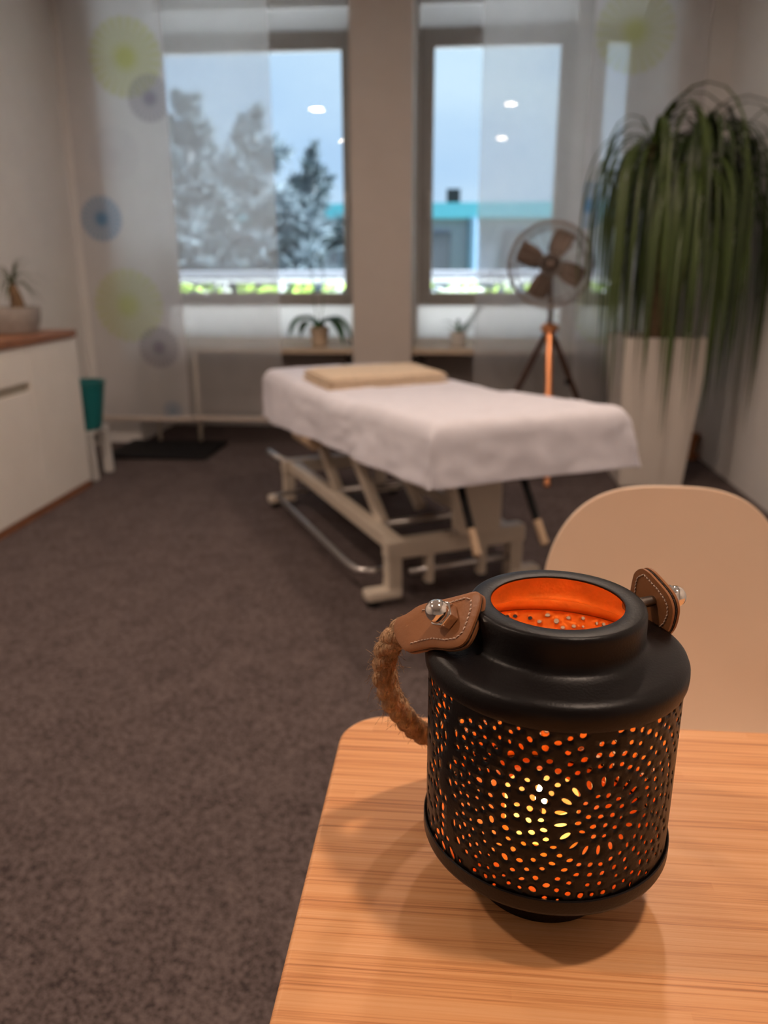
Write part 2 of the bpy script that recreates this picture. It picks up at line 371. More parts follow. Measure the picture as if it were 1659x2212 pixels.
# ------------------------------------------------------------------ curtains
def panel(name, x0, x1, y, m, label, wob):
    root = thing(name, label, 'curtain', ((x0+x1)/2, y, .165), 'sliding panel curtains')
    def fn(u, v):
        z = .175 + v*(2.555-.175)
        return (x0+u*(x1-x0), y + .006*math.sin(u*7+wob+v*2) + .004*math.sin(v*9+wob), z)
    MB().grid(fn, 12, 40).build('fabric', m, root, smooth=True)
    MB().box((x0-.004, y-.012, .160), (x1+.004, y+.012, .186)).build('weight_bar', M['bar'], root, bevel=.003)
    MB().box((x0, y-.006, 2.54), (x1, y+.006, 2.575)).build('carrier', M['white_plastic'], root)
M['bar'] = mat('curtain_weight_bar', (.60,.52,.46), .6, var=.03)
yel, gry, blu, grn, pal = (.56,.58,.13), (.20,.18,.26), (.10,.30,.55), (.58,.66,.22), (.55,.52,.58)
P1 = [(-1.855,2.19,.205,yel,.85), (-1.735,1.985,.125,gry,.75), (-1.965,1.70,.15,pal,.35), (-2.08,1.352,.128,blu,.9), (-1.965,.86,.215,grn,.8), (-1.80,.612,.125,gry,.8), (-1.745,.225,.06,blu,.6)]
P4 = [(.90,2.25,.205,yel,.75), (.72,1.40,.125,blu,.9), (.86,.84,.20,grn,.7), (1.05,.60,.12,gry,.7), (1.08,1.75,.14,pal,.35)]
panel('panel_curtain', -2.215, -1.637, 4.785, sheer_mat('printed_voile', .80, (.80,.79,.80), P1), 'printed voile panel curtain with green, blue and grey dandelion discs beside the left wall', .3)
panel('panel_curtain', -1.662, -1.048, 4.818, sheer_mat('plain_voile', .46, (.85,.85,.86)), 'plain sheer white panel curtain in front of the left window', 1.7)
panel('panel_curtain', .112, .715, 4.818, sheer_mat('plain_voile', .46, (.85,.85,.86)), 'plain sheer white panel curtain behind the tripod fan', 2.9)
panel('panel_curtain', .690, 1.285, 4.785, sheer_mat('printed_voile', .72, (.80,.79,.80), P4), 'printed voile panel curtain with coloured discs behind the palm', 4.4)
tag(MB().box((XL+.01, 4.76, 2.572), (XR-.01, 4.85, 2.60)).build('curtain_rail', M['white_plastic']), 'white curtain rail under the ceiling along the window wall', 'curtain rail')

# ------------------------------------------------------------------ radiators under the sills
for x0, x1, lab in ((-1.88, -.72, 'flat panel radiator under the left window sill'), (-.20, 1.02, 'flat panel radiator under the right window sill')):
    t = thing('radiator', lab, 'radiator', ((x0+x1)/2, 5.38, .10), 'radiators under the sills')
    MB().box((x0, 5.33, .12), (x1, 5.44, .52)).build('body', M['radiator'], t, bevel=.008)
    b = MB()
    for k in range(18): xx = x0+.03+(x1-x0-.06)*k/17; b.box((xx-.012, 5.322, .15), (xx+.012, 5.332, .49))
    b.build('ribs', M['radiator'], t)
    for xx in (x0+.1, x1-.13): MB().box((xx, 5.36, 0), (xx+.03, 5.40, .12)).build('foot', M['radiator'], t)

# ------------------------------------------------------------------ cabinet on the left, with its wooden top
CX, CY0, CY1 = -1.85, 2.10, 3.81
t = thing('sideboard', 'cream sideboard with reddish wooden top and base board along the left wall', 'sideboard', (-2.07, 2.95, 0))
MB().box((XL+.005, CY0, .0), (CX-.002, CY1-.004, .034)).build('bottom_board', M['oak'], t, bevel=.002)
MB().box((XL+.005, CY0+.005, .045), (CX-.022, CY1-.005, .752)).build('carcass', M['cab'], t)
MB().box((XL+.005, CY0-.008, .755), (CX+.006, CY1+.006, .790)).build('worktop', M['oak'], t, bevel=.003)
for (y0, y1, z0, z1, nm) in ((2.90, 3.338, .600, .748, 'drawer'), (2.90, 3.338, .037, .560, 'door'), (3.344, 3.805, .037, .748, 'door'), (2.455, 2.894, .037, .748, 'door'), (2.11, 2.449, .037, .748, 'door')):
    d = MB().box((CX-.021, y0, z0), (CX, y1, z1)).build(nm, M['cab'], t, bevel=.002)
MB().box((CX-.021, 2.905, .561), (CX-.016, 3.335, .599)).build('grip_groove', M['cab_dark'], t)
# small bonsai-like palm in a grey bowl on the sideboard
px, py, pz = -2.02, 3.56, .79
t = thing('bonsai_palm', 'small palm with a swollen trunk in a grey stone bowl on the sideboard', 'potted plant', (px, py, pz))
MB().lathe([(0,0), (.092,0), (.104,.004), (.122,.05), (.128,.112), (.124,.118), (.112,.118), (.108,.10), (0,.10)], (px, py, pz), 40).build('bowl', M['concrete'], t, smooth=True, angle=40)
MB().lathe([(0,.112), (.06,.110), (.109,.104)], (px, py, pz), 24).build('soil', M['soil'], t)
tb = catmull([(px+.045, py-.01, pz+.105), (px+.04, py-.01, pz+.15), (px+.032, py-.01, pz+.19), (px+.025, py-.005, pz+.215)], 5)
MB().tube(tb, [.034 - .0013*i for i in range(len(tb))], 12).build('trunk', M['bark'], t, smooth=True)
def leaf(root, p0, az, el, ln, wd, droop, m, nseg=12, name='leaf', xmax=9, curl=1.0, ymax=99):
    p = Vector(p0); d = Vector((math.cos(az)*math.cos(el), math.sin(az)*math.cos(el), math.sin(el))); pts = [p.copy()]; st = ln/nseg
    for k in range(nseg):
        d = d + Vector((0, 0, -1))*droop*st*(1+curl*k/nseg); d.normalize(); p = p + d*st
        if p.x > xmax: p.x = xmax - .004
        if p.y > ymax: p.y = ymax
        pts.append(p.copy())
    sd_ = Vector((-math.sin(az), math.cos(az), 0)); vs = []; fs = []
    for k, q in enumerate(pts):
        s = k/nseg; w = wd*(.75+.5*s if s < .25 else 1.0)*(1 if s < .55 else max(.05, 1-((s-.55)/.45)**1.5))
        tg = (pts[min(k+1, nseg)]-pts[max(k-1, 0)]).normalized(); nrm = tg.cross(sd_).normalized()
        vs += [q - sd_*w/2 + nrm*w*.12, q - nrm*w*.08, q + sd_*w/2 + nrm*w*.12]
    for k in range(nseg):
        a = k*3; fs += [(a, a+1, a+4, a+3), (a+1, a+2, a+5, a+4)]
    b = MB(); b.add(vs, fs); return b.build(name, m, root, smooth=True)
for k in range(34):
    leaf(t, (px+.025, py-.005, pz+.21), random.uniform(0, 2*PI), R(random.uniform(10, 85)), random.uniform(.12, .20), .007, random.uniform(6, 13), M['leaf'], 7)

# teal bucket on a white step stool behind the sideboard
t = thing('step_stool', 'low white plastic step stool behind the sideboard', 'stool', (-2.02, 4.02, 0))
MB().box((-2.16, 3.90, .235), (-1.875, 4.14, .262)).build('seat', M['white_plastic'], t, bevel=.008)
for sx in (-1, 1):
    for sy in (-1, 1):
        x, y = -2.0175+sx*.118, 4.02+sy*.095
        b = MB(); b.box((x-.022, y-.022, 0), (x+.022, y+.022, .238), M=lambda v, x=x, y=y, sx=sx: Vector((v.x+sx*.010*(1-v.z/.238), v.y, v.z)))
        b.build('leg', M['white_plastic'], t, bevel=.004)
for y in (3.922, 4.104): MB().box((-2.13, y, .15), (-1.905, y+.014, .235)).build('apron', M['white_plastic'], t)
t = thing('bucket', 'teal plastic bucket standing on the white step stool', 'bucket', (-1.94, 4.0, .262))
MB().lathe([(0,0), (.075,0), (.082,.006), (.118,.238), (.124,.240), (.124,.250), (.114,.250), (.112,.238), (.077,.012), (0,.012)], (-1.94, 4.0, .262), 40).build('body', M['teal'], t, smooth=True, angle=35)
hp = [( -1.94+.118*math.cos(a), 4.0+.03*math.sin(a)-.01, .505+.012-.10*math.sin(a)*.5) for a in [PI*k/14 for k in range(15)]]
MB().tube(hp, .003, 6).build('bail', M['alu'], t, smooth=True)

# black base plate with two steel posts behind the printed curtain
t = thing('display_stand', 'black floor plate with two slim steel posts below the printed curtain', 'stand', (-1.745, 4.63, 0))
MB().box((-2.05, 4.40, 0), (-1.43, 4.868, .022)).build('base_plate', M['black_rubber'], t, bevel=.006)
for x in (-1.865, -1.60):
    MB().tube([(x, 4.852, .02), (x, 4.852, .56)], .012, 14).build('post', M['bedframe'], t, smooth=True)
MB().tube([(-1.865, 4.852, .55), (-1.60, 4.852, .55)], .010, 10).build('crossbar', M['alu'], t, smooth=True)

# ------------------------------------------------------------------ plants on the sills
ox, oy, oz = -.86, 5.10, .60
t = thing('orchid', 'orchid with dark drooping leaves in a pale pot on the left sill', 'potted plant', (ox, oy, oz))
MB().lathe([(0,0), (.045,0), (.05,.004), (.062,.115), (.058,.12), (.053,.115), (.05,.10), (0,.10)], (ox, oy, oz), 28).build('pot', M['sill'], t, smooth=True, angle=40)
for az, el, ln in ((-.25,66,.36), (-.6,58,.30), (2.95,66,.32), (2.5,50,.24), (3.7,64,.26), (-1.5,60,.2)):
    leaf(t, (ox, oy, oz+.11), az, R(el), ln, .085, 8.5, M['orchid'], 9)
for s in (-1, 1):
    MB().tube(catmull([(ox, oy, oz+.08), (ox+s*.03, oy, oz+.3), (ox+s*.035, oy-.01, oz+.47), (ox, oy-.02, oz+.57), (ox-s*.045, oy-.03, oz+.52)], 6), .0028, 6).build('flower_stem', M['stem'], t, smooth=True)
ox, oy = .02, 5.16
t = thing('sill_plant', 'small leafy plant in a pale pot on the right sill', 'potted plant', (ox, oy, oz))
MB().lathe([(0,0), (.04,0), (.044,.004), (.054,.08), (.05,.085), (.045,.08), (.043,.065), (0,.065)], (ox, oy, oz), 28).build('pot', M['white_plastic'], t, smooth=True, angle=40)
for k, (az, el, ln) in enumerate(((0,50,.17), (.6,65,.2), (-.5,60,.15), (2.8,50,.12), (3.6,70,.17), (1.6,70,.2))):
    leaf(t, (ox, oy, oz+.07), az, R(el), ln, .022, 8, M['orchid'], 7)
for k in range(5):
    x = ox+.12+.028*k
    MB().tube(catmull([(ox+.02*k/2, oy, oz+.07), (x, oy, oz+.25+.03*k), (x+.03, oy, oz+.42+.02*(k % 3)), (x+.09, oy-.01, oz+.40)], 5), .0022, 5).build('stem', M['stem'], t, smooth=True)
# terracotta pot in the corner behind the planter
t = thing('terracotta_pot', 'small terracotta pot on the floor in the right corner behind the white planter', 'pot', (1.36, 4.70, 0))
MB().lathe([(0,0), (.05,0), (.055,.004), (.068,.11), (.075,.112), (.076,.14), (.068,.14), (.062,.11), (.05,.02), (0,.02)], (1.36, 4.70, 0), 32).build('body', M['terracotta'], t, smooth=True, angle=35)
MB().lathe([(0,.0), (.075,.0), (.083,.018), (.078,.018), (.07,.005), (0,.005)], (1.36, 4.70, 0), 32).build('saucer', M['terracotta'], t, smooth=True, angle=35)
# ------------------------------------------------------------------ treatment bed
BA = Vector((-.056, 2.051, 0)); BW = Vector((.887, .462, 0)).normalized(); BD = Vector((-.462, .887, 0)).normalized()
def B(u, s, z): return BA + BW*u + BD*s + Vector((0, 0, z))
def bl(v): return B(v[0], v[1], v[2])
BWID, BLEN = .652, 1.78
def topz(s):
    if s < .58: return .680 - .030*(max(s, 0)/.58)
    if s < .70: q = (s-.58)/.12; return .650 - .018*(3*q*q-2*q**3)
    return .632 - .006*math.sin((s-.7)/1.1*PI)
t = thing('treatment_bed', 'height-adjustable treatment bed with cream steel frame in the middle of the room', 'bed', B(.326, .95, 0))
# cushions under the sheet
def cushion(s0, s1, nm):
    k = 8; vs = []; fs = []
    for i in range(k+1):
        s = s0+(s1-s0)*i/k; zt = topz(s)-.010; vs += [B(.015, s, zt-.075), B(.637, s, zt-.075), B(.637, s, zt), B(.015, s, zt)]
    for i in range(k):
        a = i*4
        for j in range(4): fs.append((a+j, a+(j+1) % 4, a+4+(j+1) % 4, a+4+j))
    fs += [(3,2,1,0), (k*4, k*4+1, k*4+2, k*4+3)]
    m = MB(); m.add(vs, fs); m.build(nm, M['bedwood'], t, bevel=.015)
cushion(.012, .60, 'leg_cushion'); cushion(.66, BLEN-.012, 'back_cushion')
fr = MB()
for u in (.055, .565): fr.box((u, .05, .50), (u+.032, .60, .545), bl); fr.box((u, .62, .435), (u+.032, 1.74, .545), bl)
for s in (.06, .56, .66, 1.2, 1.70): fr.box((.087, s, .49), (.565, s+.03, .53), bl)
fr.build('upper_frame', M['bedwood'], t, bevel=.005)
for u in (.065, .475):
    MB().box((u, .42, .165), (u+.05, 1.66, .215), bl).build('base_rail', M['bedframe'], t, bevel=.006)
for s in (.38, 1.62):
    MB().box((.035, s, .16), (.555, s+.055, .222), bl).build('cross_beam', M['bedframe'], t, bevel=.006)
for s in (.385, 1.625):
    for u, o in ((.04, -1), (.50, 1)):
        lg = MB().box((u, s, .03), (u+.05, s+.05, .20), bl).build('leg', M['bedframe'], t, bevel=.005)
        MB().box((u-.075 if o < 0 else u, s-.005, .022), (u+.05 if o < 0 else u+.125, s+.055, .058), bl).build('foot', M['bedframe'], lg, bevel=.010)
        uu = u-.045 if o < 0 else u+.095
        MB().lathe([(0,0), (.022,0), (.024,.006), (.020,.022), (0,.022)], B(uu, s+.025, 0), 20).build('pad', M['black_rubber'], lg, smooth=True, angle=40)
# foot-operated bar running round the base
bar = [B(.125, 1.56, .085), B(.01, 1.56, .085), B(-.023, 1.53, .085), B(-.023, .60, .085), B(-.013, .53, .085), B(.025, .50, .085), B(.085, .50, .085)]
MB().tube(bar, .011, 12).build('foot_bar', M['alu'], t, smooth=True)
MB().tube([B(.12, .40, .105), B(.54, .40, .105)], .012, 10).build('foot_bar', M['alu'], t, smooth=True)
for u in (.18, .38): MB().box((u, .385, .06), (u+.025, .42, .17), bl).build('bar_bracket', M['bedframe'], t)
# lifting arms: two parallel pairs
for u in (.12, .43):
    for s0, s1 in ((.62, 1.02), (1.10, 1.48)):
        d = (B(u, s1, .475)-B(u, s0, .205)).normalized(); n = Vector((0,0,1)) - d*d.z; n.normalize()
        p0, p1 = B(u, s0, .205), B(u, s1, .475); m = MB(); h, w = n*.024, BW*.016
        m.add([p0-h-w, p0-h+w, p0+h+w, p0+h-w, p1-h-w, p1-h+w, p1+h+w, p1+h-w], [(3,2,1,0),(4,5,6,7),(0,1,5,4),(1,2,6,5),(2,3,7,6),(3,0,4,7)])
        m.build('lifting_arm', M['bedframe'], t, bevel=.005)
for s, z in ((.62, .205), (1.10, .205), (1.02, .475), (1.48, .475)):
    MB().tube([B(.12, s, z), B(.53, s, z)], .014, 12).build('pivot_tube', M['alu'], t, smooth=True)
MB().tube([B(.31, .72, .22), B(.31, .92, .36)], .024, 14).tube([B(.31, .92, .36), B(.31, 1.02, .43)], .012, 10).build('lifting_motor', M['bedframe'], t, smooth=True, angle=40)
MB().box((.27, .30, .235), (.41, .40, .47), bl).build('control_box', M['bedframe'], t, bevel=.012)
b = MB(); b.tube([B(.02, 1.08, .418), B(.02, 1.30, .418)], .032, 16); b.build('gear_cover', M['bedwood'], t, smooth=True, angle=40)
# wheel lever at the head end
MB().tube([B(.10, 1.70, .19), B(.04, 1.74, .215), B(.01, 1.80, .235)], .013, 10).build('wheel_lever', M['alu'], t, smooth=True)
for (ax, ay, az_), (bx_, by_, bz_) in (((.202, 2.229, .47), (.266, 2.145, .325)), ((.022, 2.15, .47), (.0745, 2.035, .325))):
    a, c = Vector((ax, ay, az_+.03)), Vector((bx_, by_, bz_)); mid = a.lerp(c, .66)
    l = MB().tube([a, mid], .011, 10).build('release_lever', M['black_rubber'], t, smooth=True, angle=40)
    MB().tube([mid - (c-a)*.01, c, c + (c-a)*.02], [.012, .012, .006], 12).build('grip', M['bedwood'], l, smooth=True, angle=50)

# the sheet, draped over the bed
def sheet():
    sk = .26; na, nb = 64, 104; vs = []
    for i in range(na+1):
        a = -sk + (BWID+2*sk)*i/na
        for j in range(nb+1):
            s = -sk + (BLEN+2*sk)*j/nb
            u = min(max(a, 0), BWID); ss = min(max(s, 0), BLEN); ea = abs(a-u); es = abs(s-ss)
            sa = -1 if a < 0 else 1; sb = -1 if s < 0 else 1
            zt = topz(ss)
            hem = .505 - .10*min(1, max(0, ss)/1.6)                       # height of the hem
            L = max(ea, es)/sk; drop = (zt-hem)*L
            edge = min(u, BWID-u, ss, BLEN-ss)
            z = zt - drop
            # rounded shoulder of the mattress
            rr = .035
            if L == 0 and edge < rr: z -= rr - math.sqrt(max(0, rr*rr-(rr-edge)**2)) * 1.0
            elif L > 0: z = min(z, zt) - rr*(1-min(1, L*1.2))*1.0 - .0
            if L > 0: z = zt - rr - (zt-rr-hem)*L
            fl = .010*L + .008*math.sin(ss*6.3+sa)*L*(ea > 0) + .006*L*math.sin(ss*17)
            if es > 0 and ea == 0: fl = .012*L + .005*L*math.sin(u*13+1.0)
            ou = fl*sa if ea > 0 else 0; os_ = fl*sb if es > 0 else 0
            if ea > 0 and es > 0:                                         # corner fold
                m_ = min(ea, es)/sk; k = .010*m_
                ou, os_ = sa*(fl+k*(.4 if ea < es else 1)), sb*(fl+k*(.4 if es < ea else 1))
            nz = .0035*noise.noise(Vector((a*7, s*5, 1.3))) + (.004*noise.noise(Vector((a*16, s*11, 4.1))))
            # the towel-like fold at the left hip
            p = B(u+ou, ss+os_, z + (nz if L == 0 else 0))
            if L > 0: p += (BW*sa if ea >= es else BD*sb)*nz*1.2
            vs.append(p)
    fs = []
    for i in range(na):
        for j in range(nb):
            a = i*(nb+1)+j; fs.append((a, a+nb+1, a+nb+2, a+1))
    m = MB(); m.add(vs, fs); o = m.build('bed_sheet', M['sheet'], smooth=True)
    md = o.modifiers.new('thickness', 'SOLIDIFY'); md.thickness = .003; md.offset = 1
    md = o.modifiers.new('smooth', 'SUBSURF'); md.levels = 1; md.render_levels = 1
    return tag(o, 'white cotton sheet draped over the treatment bed', 'sheet')
sheet()
# folded beige towel lying on the sheet
q = [Vector(p) for p in ((-.640, 3.335, 0), (-.505, 3.068, 0), (-.165, 3.055, 0), (-.030, 3.560, 0), (-.354, 3.60, 0))]
def towel():
    root = thing('folded_towel', 'folded beige towel lying on the head half of the white sheet', 'towel', (-.32, 3.25, .632))
    c0, c1, c2, c3 = Vector((-.63,3.28,0)), Vector((-.47,2.96,0)), Vector((-.02,3.22,0)), Vector((-.16,3.53,0))
    for k in range(3):
        z0 = .637+.0115*k; sh = .008*k
        def fn(u, v, z0=z0, k=k, sh=sh):
            p = c0.lerp(c1, .02*k+u*(1-.03*k)).lerp(c3.lerp(c2, .02*k+u*(1-.03*k)), sh+v*(1-.012*k-sh))
            e = min(u, 1-u, v, 1-v)
            return p + Vector((0,0, z0 + .012*min(1, e*14) + .003*noise.noise(Vector((u*3, v*3, k)))))
        m = MB(); m.grid(fn, 14, 18); o = m.build('layer', M['towel'], root, smooth=True)
        md = o.modifiers.new('thickness', 'SOLIDIFY'); md.thickness = .008; md.offset = 1
towel()

# ------------------------------------------------------------------ tripod fan
FX, FY = .485, 4.33
t = thing('tripod_fan', 'bronze table fan on a copper and dark brown tripod before the right curtain', 'fan', (FX, FY, 0))
hubz = 1.085; hc = Vector((FX-.01, FY-.06, hubz)); fa = R(-100)           # faces the room
fn_ = Vector((-.10, -.99, .06)).normalized(); fs_ = fn_.cross(Vector((0,0,1))).normalized(); fu = fs_.cross(fn_)
def ringpts(c, r, n=64): return [c + fs_*r*math.cos(2*PI*k/n) + fu*r*math.sin(2*PI*k/n) for k in range(n+1)]
for off, r, w in ((-.055, .175, .0035), (0, .206, .0095), (.055, .175, .0035), (.062, .05, .0035)):
    MB().tube(ringpts(hc+fn_*off, r), w, 6, cap=False).build('cage_ring', M['wire'], t, smooth=True)
b = MB()
for k in range(20):
    a = 2*PI*k/20; d = fs_*math.cos(a)+fu*math.sin(a)
    b.tube([hc+fn_*.064+d*.03, hc+fn_*.06+d*.10, hc+fn_*.05+d*.18, hc+d*.208, hc-fn_*.05+d*.18, hc-fn_*.06+d*.05], .0013, 5)
b.build('cage_wire', M['wire'], t, smooth=True)
for k in range(4):
    a0 = R(108+90*k)
    def bf(u, v, a0=a0):
        r = .03+.145*u; half = .018+.040*math.sin(min(1, u*1.15)*PI*.62); a = a0 + (v-.5)*2*half/max(r, .06)*.95 + .12*u
        tw = (v-.5)*.045
        return hc + (fs_*math.cos(a)+fu*math.sin(a))*r + fn_*(tw)
    m = MB(); m.grid(bf, 8, 6); m.build('blade', M['blade'], t, smooth=True, solid=.002)
Mf = Matrix((fs_, fu, fn_)).transposed().to_4x4()
MB().lathe([(0,.045), (.018,.043), (.032,.03), (.036,.0), (.030,-.02)], hc, 24, M=Mf.to_3x3()).build('hub', M['blade'], t, smooth=True)
MB().lathe([(0,-.18), (.035,-.175), (.052,-.15), (.056,-.08), (.045,-.065), (0,-.065)], hc, 24, M=Mf.to_3x3()).build('motor', M['blade'], t, smooth=True)
apex = Vector((FX+.01, FY, .775))
MB().tube([hc-fn_*.11+Vector((0,0,-.04)), apex+Vector((0,0,.10)), apex], [.014,.013,.014], 12).build('neck', M['blade'], t, smooth=True)
MB().lathe([(0,-.035), (.03,-.035), (.046,-.02), (.046,.005), (.03,.018), (0,.02)], apex, 20).build('tripod_head', M['copper'], t, smooth=True, angle=40)
feet = [(Vector((.487, 3.985, 0)), M['copper'], 'front'), (Vector((.16, 4.50, 0)), M['darkleg'], 'left'), (Vector((.85, 4.47, 0)), M['darkleg'], 'right')]  # copper front leg, darker brown back legs
for f, m_, nm in feet:
    a = apex + (f-apex)*.03; d = (f-apex)
    if nm == 'front':
        l = MB().tube([a, apex+d*.45], .019, 14).tube([apex+d*.45, f+Vector((0,0,.012))], .014, 14).build('leg', m_, t, smooth=True, angle=40); l['label'] = 'polished copper front leg'
        MB().tube([apex+d*.43, apex+d*.47], .024, 16).build('clamp', M['copper'], l, smooth=True, angle=40)
    else:
        l = MB().tube([a, apex+d*.5, f+Vector((0,0,.012))], [.015,.016,.013], 12).build('leg', m_, t, smooth=True, angle=40)
    MB().lathe([(0,0), (.016,0), (.017,.006), (.012,.02), (0,.022)], f, 14).build('foot', M['copper'] if nm == 'front' else M['black_rubber'], l, smooth=True)
kn = apex + (feet[2][0]-apex)*.38 + Vector((-.02,-.02,0))
MB().lathe([(0,-.012), (.014,-.012), (.016,0), (.014,.012), (0,.012)], kn, 12).build('knob', M['black_rubber'], t, smooth=True)

# ------------------------------------------------------------------ ponytail palm in a tall white planter
PX, PY = 1.005, 4.15
t = thing('potted_palm', 'tall ponytail palm with long drooping leaves in a white tapered planter', 'potted plant', (PX, PY, 0))
b = MB()
def sq(h, z): return [(PX-h, PY-h, z), (PX+h, PY-h, z), (PX+h, PY+h, z), (PX-h, PY+h, z)]
lv = [sq(.150,0), sq(.155,.004), sq(.204,.744), sq(.204,.748), sq(.190,.748), sq(.186,.70)]
vs = [p for q_ in lv for p in q_]; fs = [(3,2,1,0)]
for i in range(len(lv)-1):
    for j in range(4): fs.append((i*4+j, i*4+(j+1) % 4, i*4+4+(j+1) % 4, i*4+4+j))
b.add(vs, fs); b.build('planter', M['planter'], t, bevel=.006)
MB().add(sq(.187, .705), [(0,1,2,3)]).build('soil', M['soil'], t)
heads = []
for k, (dx, dy, hz) in enumerate(((0.02, -.02, 1.54), (-.12, -.06, 1.62), (.12, -.02, 1.60), (.26, .05, 1.52), (-.06, .14, 1.54), (.06, -.12, 1.42))):
    p1 = Vector((PX+dx, PY+dy, hz)); heads.append(p1)
    tb = catmull([(PX+dx*.2, PY+dy*.2, .70), (PX+dx*.25, PY+dy*.25, .95), (PX+dx*.55, PY+dy*.6, 1.25), p1], 6)
    MB().tube(tb, [(.040 if k else .062)*(1-.55*i/(len(tb)-1)) + .004*(i % 2) for i in range(len(tb))], 10).build('trunk', M['bark'], t, smooth=True)
for k in range(290):
    h_ = heads[k % len(heads)]
    az = random.uniform(0, 2*PI); el = R(random.choice((random.uniform(25, 80), random.uniform(45, 78), random.uniform(5, 55))))
    ln = random.uniform(.85, 1.42); dr = random.uniform(2.6, 5.2)
    if k % 8 == 0: ln *= .8
    if k % 5 == 0: az = R(random.uniform(200, 340))
    lf = max(0, -math.cos(az)); dr *= 1 + .75*lf; ln *= 1 - .12*lf
    if k % 6 == 2: el = R(random.uniform(50, 76)); dr = random.uniform(3.0, 4.6)*(1+.5*lf); ln = random.uniform(.7, 1.0)
    if k % 6 == 4: ln *= .72
    leaf(t, h_ + Vector((0, 0, random.uniform(-.10, .03))), az, el, ln, random.uniform(.013, .024), dr, M['leaf'] if k % 2 else M['leaf2'], 16, curl=random.uniform(2.5, 4.5), xmax=XR-.012-.02*random.random(), ymax=4.745-.04*random.random())
# ------------------------------------------------------------------ shell chair on the far side of the table
HX, HY = .283, 1.005
t = thing('shell_chair', 'off-white moulded shell chair with rounded back behind the bamboo table', 'chair', (HX, HY-.22, 0))
prof = [(-.475,.425), (-.46,.440), (-.42,.448), (-.33,.440), (-.24,.428), (-.15,.424), (-.085,.432), (-.045,.460), (-.022,.51), (-.008,.58), (.002,.66), (.010,.73), (.014,.770), (.0155,.790), (.016,.7995)]
pp = catmull([(0, y, z) for y, z in prof], 4); npp = len(pp)-1
def halfw(s):
    z = pp[min(npp, int(round(s*npp)))].z; y = pp[min(npp, int(round(s*npp)))].y
    k = s*npp/4
    if k < 1.5: return .16+.045*min(1, k/1.5)**.5
    if k < 8: return .205+.01*math.sin((k-1.5)/6.5*PI)
    if z < .62: return .205-.043*min(1, max(0, (z-.45)/.17))
    return .162
def shell(off):
    vs = []; nv = 28
    for i, p in enumerate(pp):
        s = i/npp; hw = max(halfw(s), .012)
        for j in range(nv+1):
            v = -1+2*j/nv; a = abs(v)
            wrap = (.040 if p.z > .5 else .045)*a**2.6*min(1, hw/.2)**2
            back = min(1, max(0, (p.z-.44)/.12))
            x = hw*math.sin(v*PI/2*.92)/math.sin(PI/2*.92); zz = p.z
            if p.z > .60:                                   # the back's rounded outline
                xv = math.sin(v*PI/2*.97)/math.sin(PI/2*.97); x = hw*xv; zz = .60 + (p.z-.60)*max(0, 1-abs(xv)**3.0)**(1/2.6)
            vs.append(Vector((HX+x, HY+p.y - wrap*back*.9 + off*back, zz + wrap*(1-back)*1.0 - off*(1-back)*.8)))
    fs = []
    for i in range(npp):
        for j in range(nv):
            a = i*(nv+1)+j; fs.append((a, a+nv+1, a+nv+2, a+1))
    return vs, fs
m = MB(); m.add(*shell(0)); o = m.build('shell', M['chair'], t, smooth=True)
md = o.modifiers.new('thickness', 'SOLIDIFY'); md.thickness = .007; md.offset = 0
md = o.modifiers.new('smooth', 'SUBSURF'); md.levels = 1; md.render_levels = 1
for sx in (-1, 1):
    for sy, y0, y1 in ((-1, -.34, -.44), (1, -.13, -.01)):
        MB().tube([(HX+sx*.10, HY+y0, .425), (HX+sx*.215, HY+y1, .0)], [.017, .011], 14).build('leg', M['chairwood'], t, smooth=True)
b = MB()
for sx in (-1, 1): b.tube([(HX+sx*.115, HY-.35, .38), (HX-sx*.14, HY-.10, .30)], .005, 8); b.tube([(HX+sx*.10, HY-.34, .418), (HX+sx*.10, HY-.13, .418)], .006, 8)
b.build('brace', M['black_rubber'], t, smooth=True)
for sx in (-1, 1):
    for y0 in (-.34, -.13): MB().tube([(HX+sx*.10, HY+y0, .405), (HX+sx*.10, HY+y0, .43)], .02, 10).build('bracket', M['black_rubber'], t, smooth=True)

# ------------------------------------------------------------------ bamboo table
TX0, TX1, TY0, TY1, TZ = -.078, .92, -.262, .538, .74
t = thing('bamboo_table', 'light bamboo table with rounded corners in the foreground', 'table', ((TX0+TX1)/2, (TY0+TY1)/2, 0))
rc = .036; out = []
for cx, cy, a0 in ((TX1-rc, TY1-rc, 0), (TX0+rc, TY1-rc, 90), (TX0+rc, TY0+rc, 180), (TX1-rc, TY0+rc, 270)):
    for k in range(11): a = R(a0+9*k); out.append((cx+rc*math.cos(a), cy+rc*math.sin(a), TZ))
m = MB(); m.prism(out, (0,0,1), .018); m.build('tabletop', M['bamboo'], t, smooth=True, angle=40, bevel=.003, seg=3)
for x in (TX0+.06, TX1-.06):
    for y in (TY0+.06, TY1-.06):
        MB().tube([(x, y, .722), (x+(.02 if x > .4 else -.0), y, 0)], [.024, .016], 16).build('leg', M['chairwood'], t, smooth=True, angle=40)
for lo, hi in (((TX0+.074, TY0+.055, .665), (TX1-.074, TY0+.073, .722)), ((TX0+.074, TY1-.073, .665), (TX1-.074, TY1-.055, .722)), ((TX0+.055, TY0+.06, .665), (TX0+.073, TY1-.06, .722)), ((TX1-.073, TY0+.06, .665), (TX1-.055, TY1-.06, .722))):
    MB().box(lo, hi).build('apron', M['bamboo'], t)

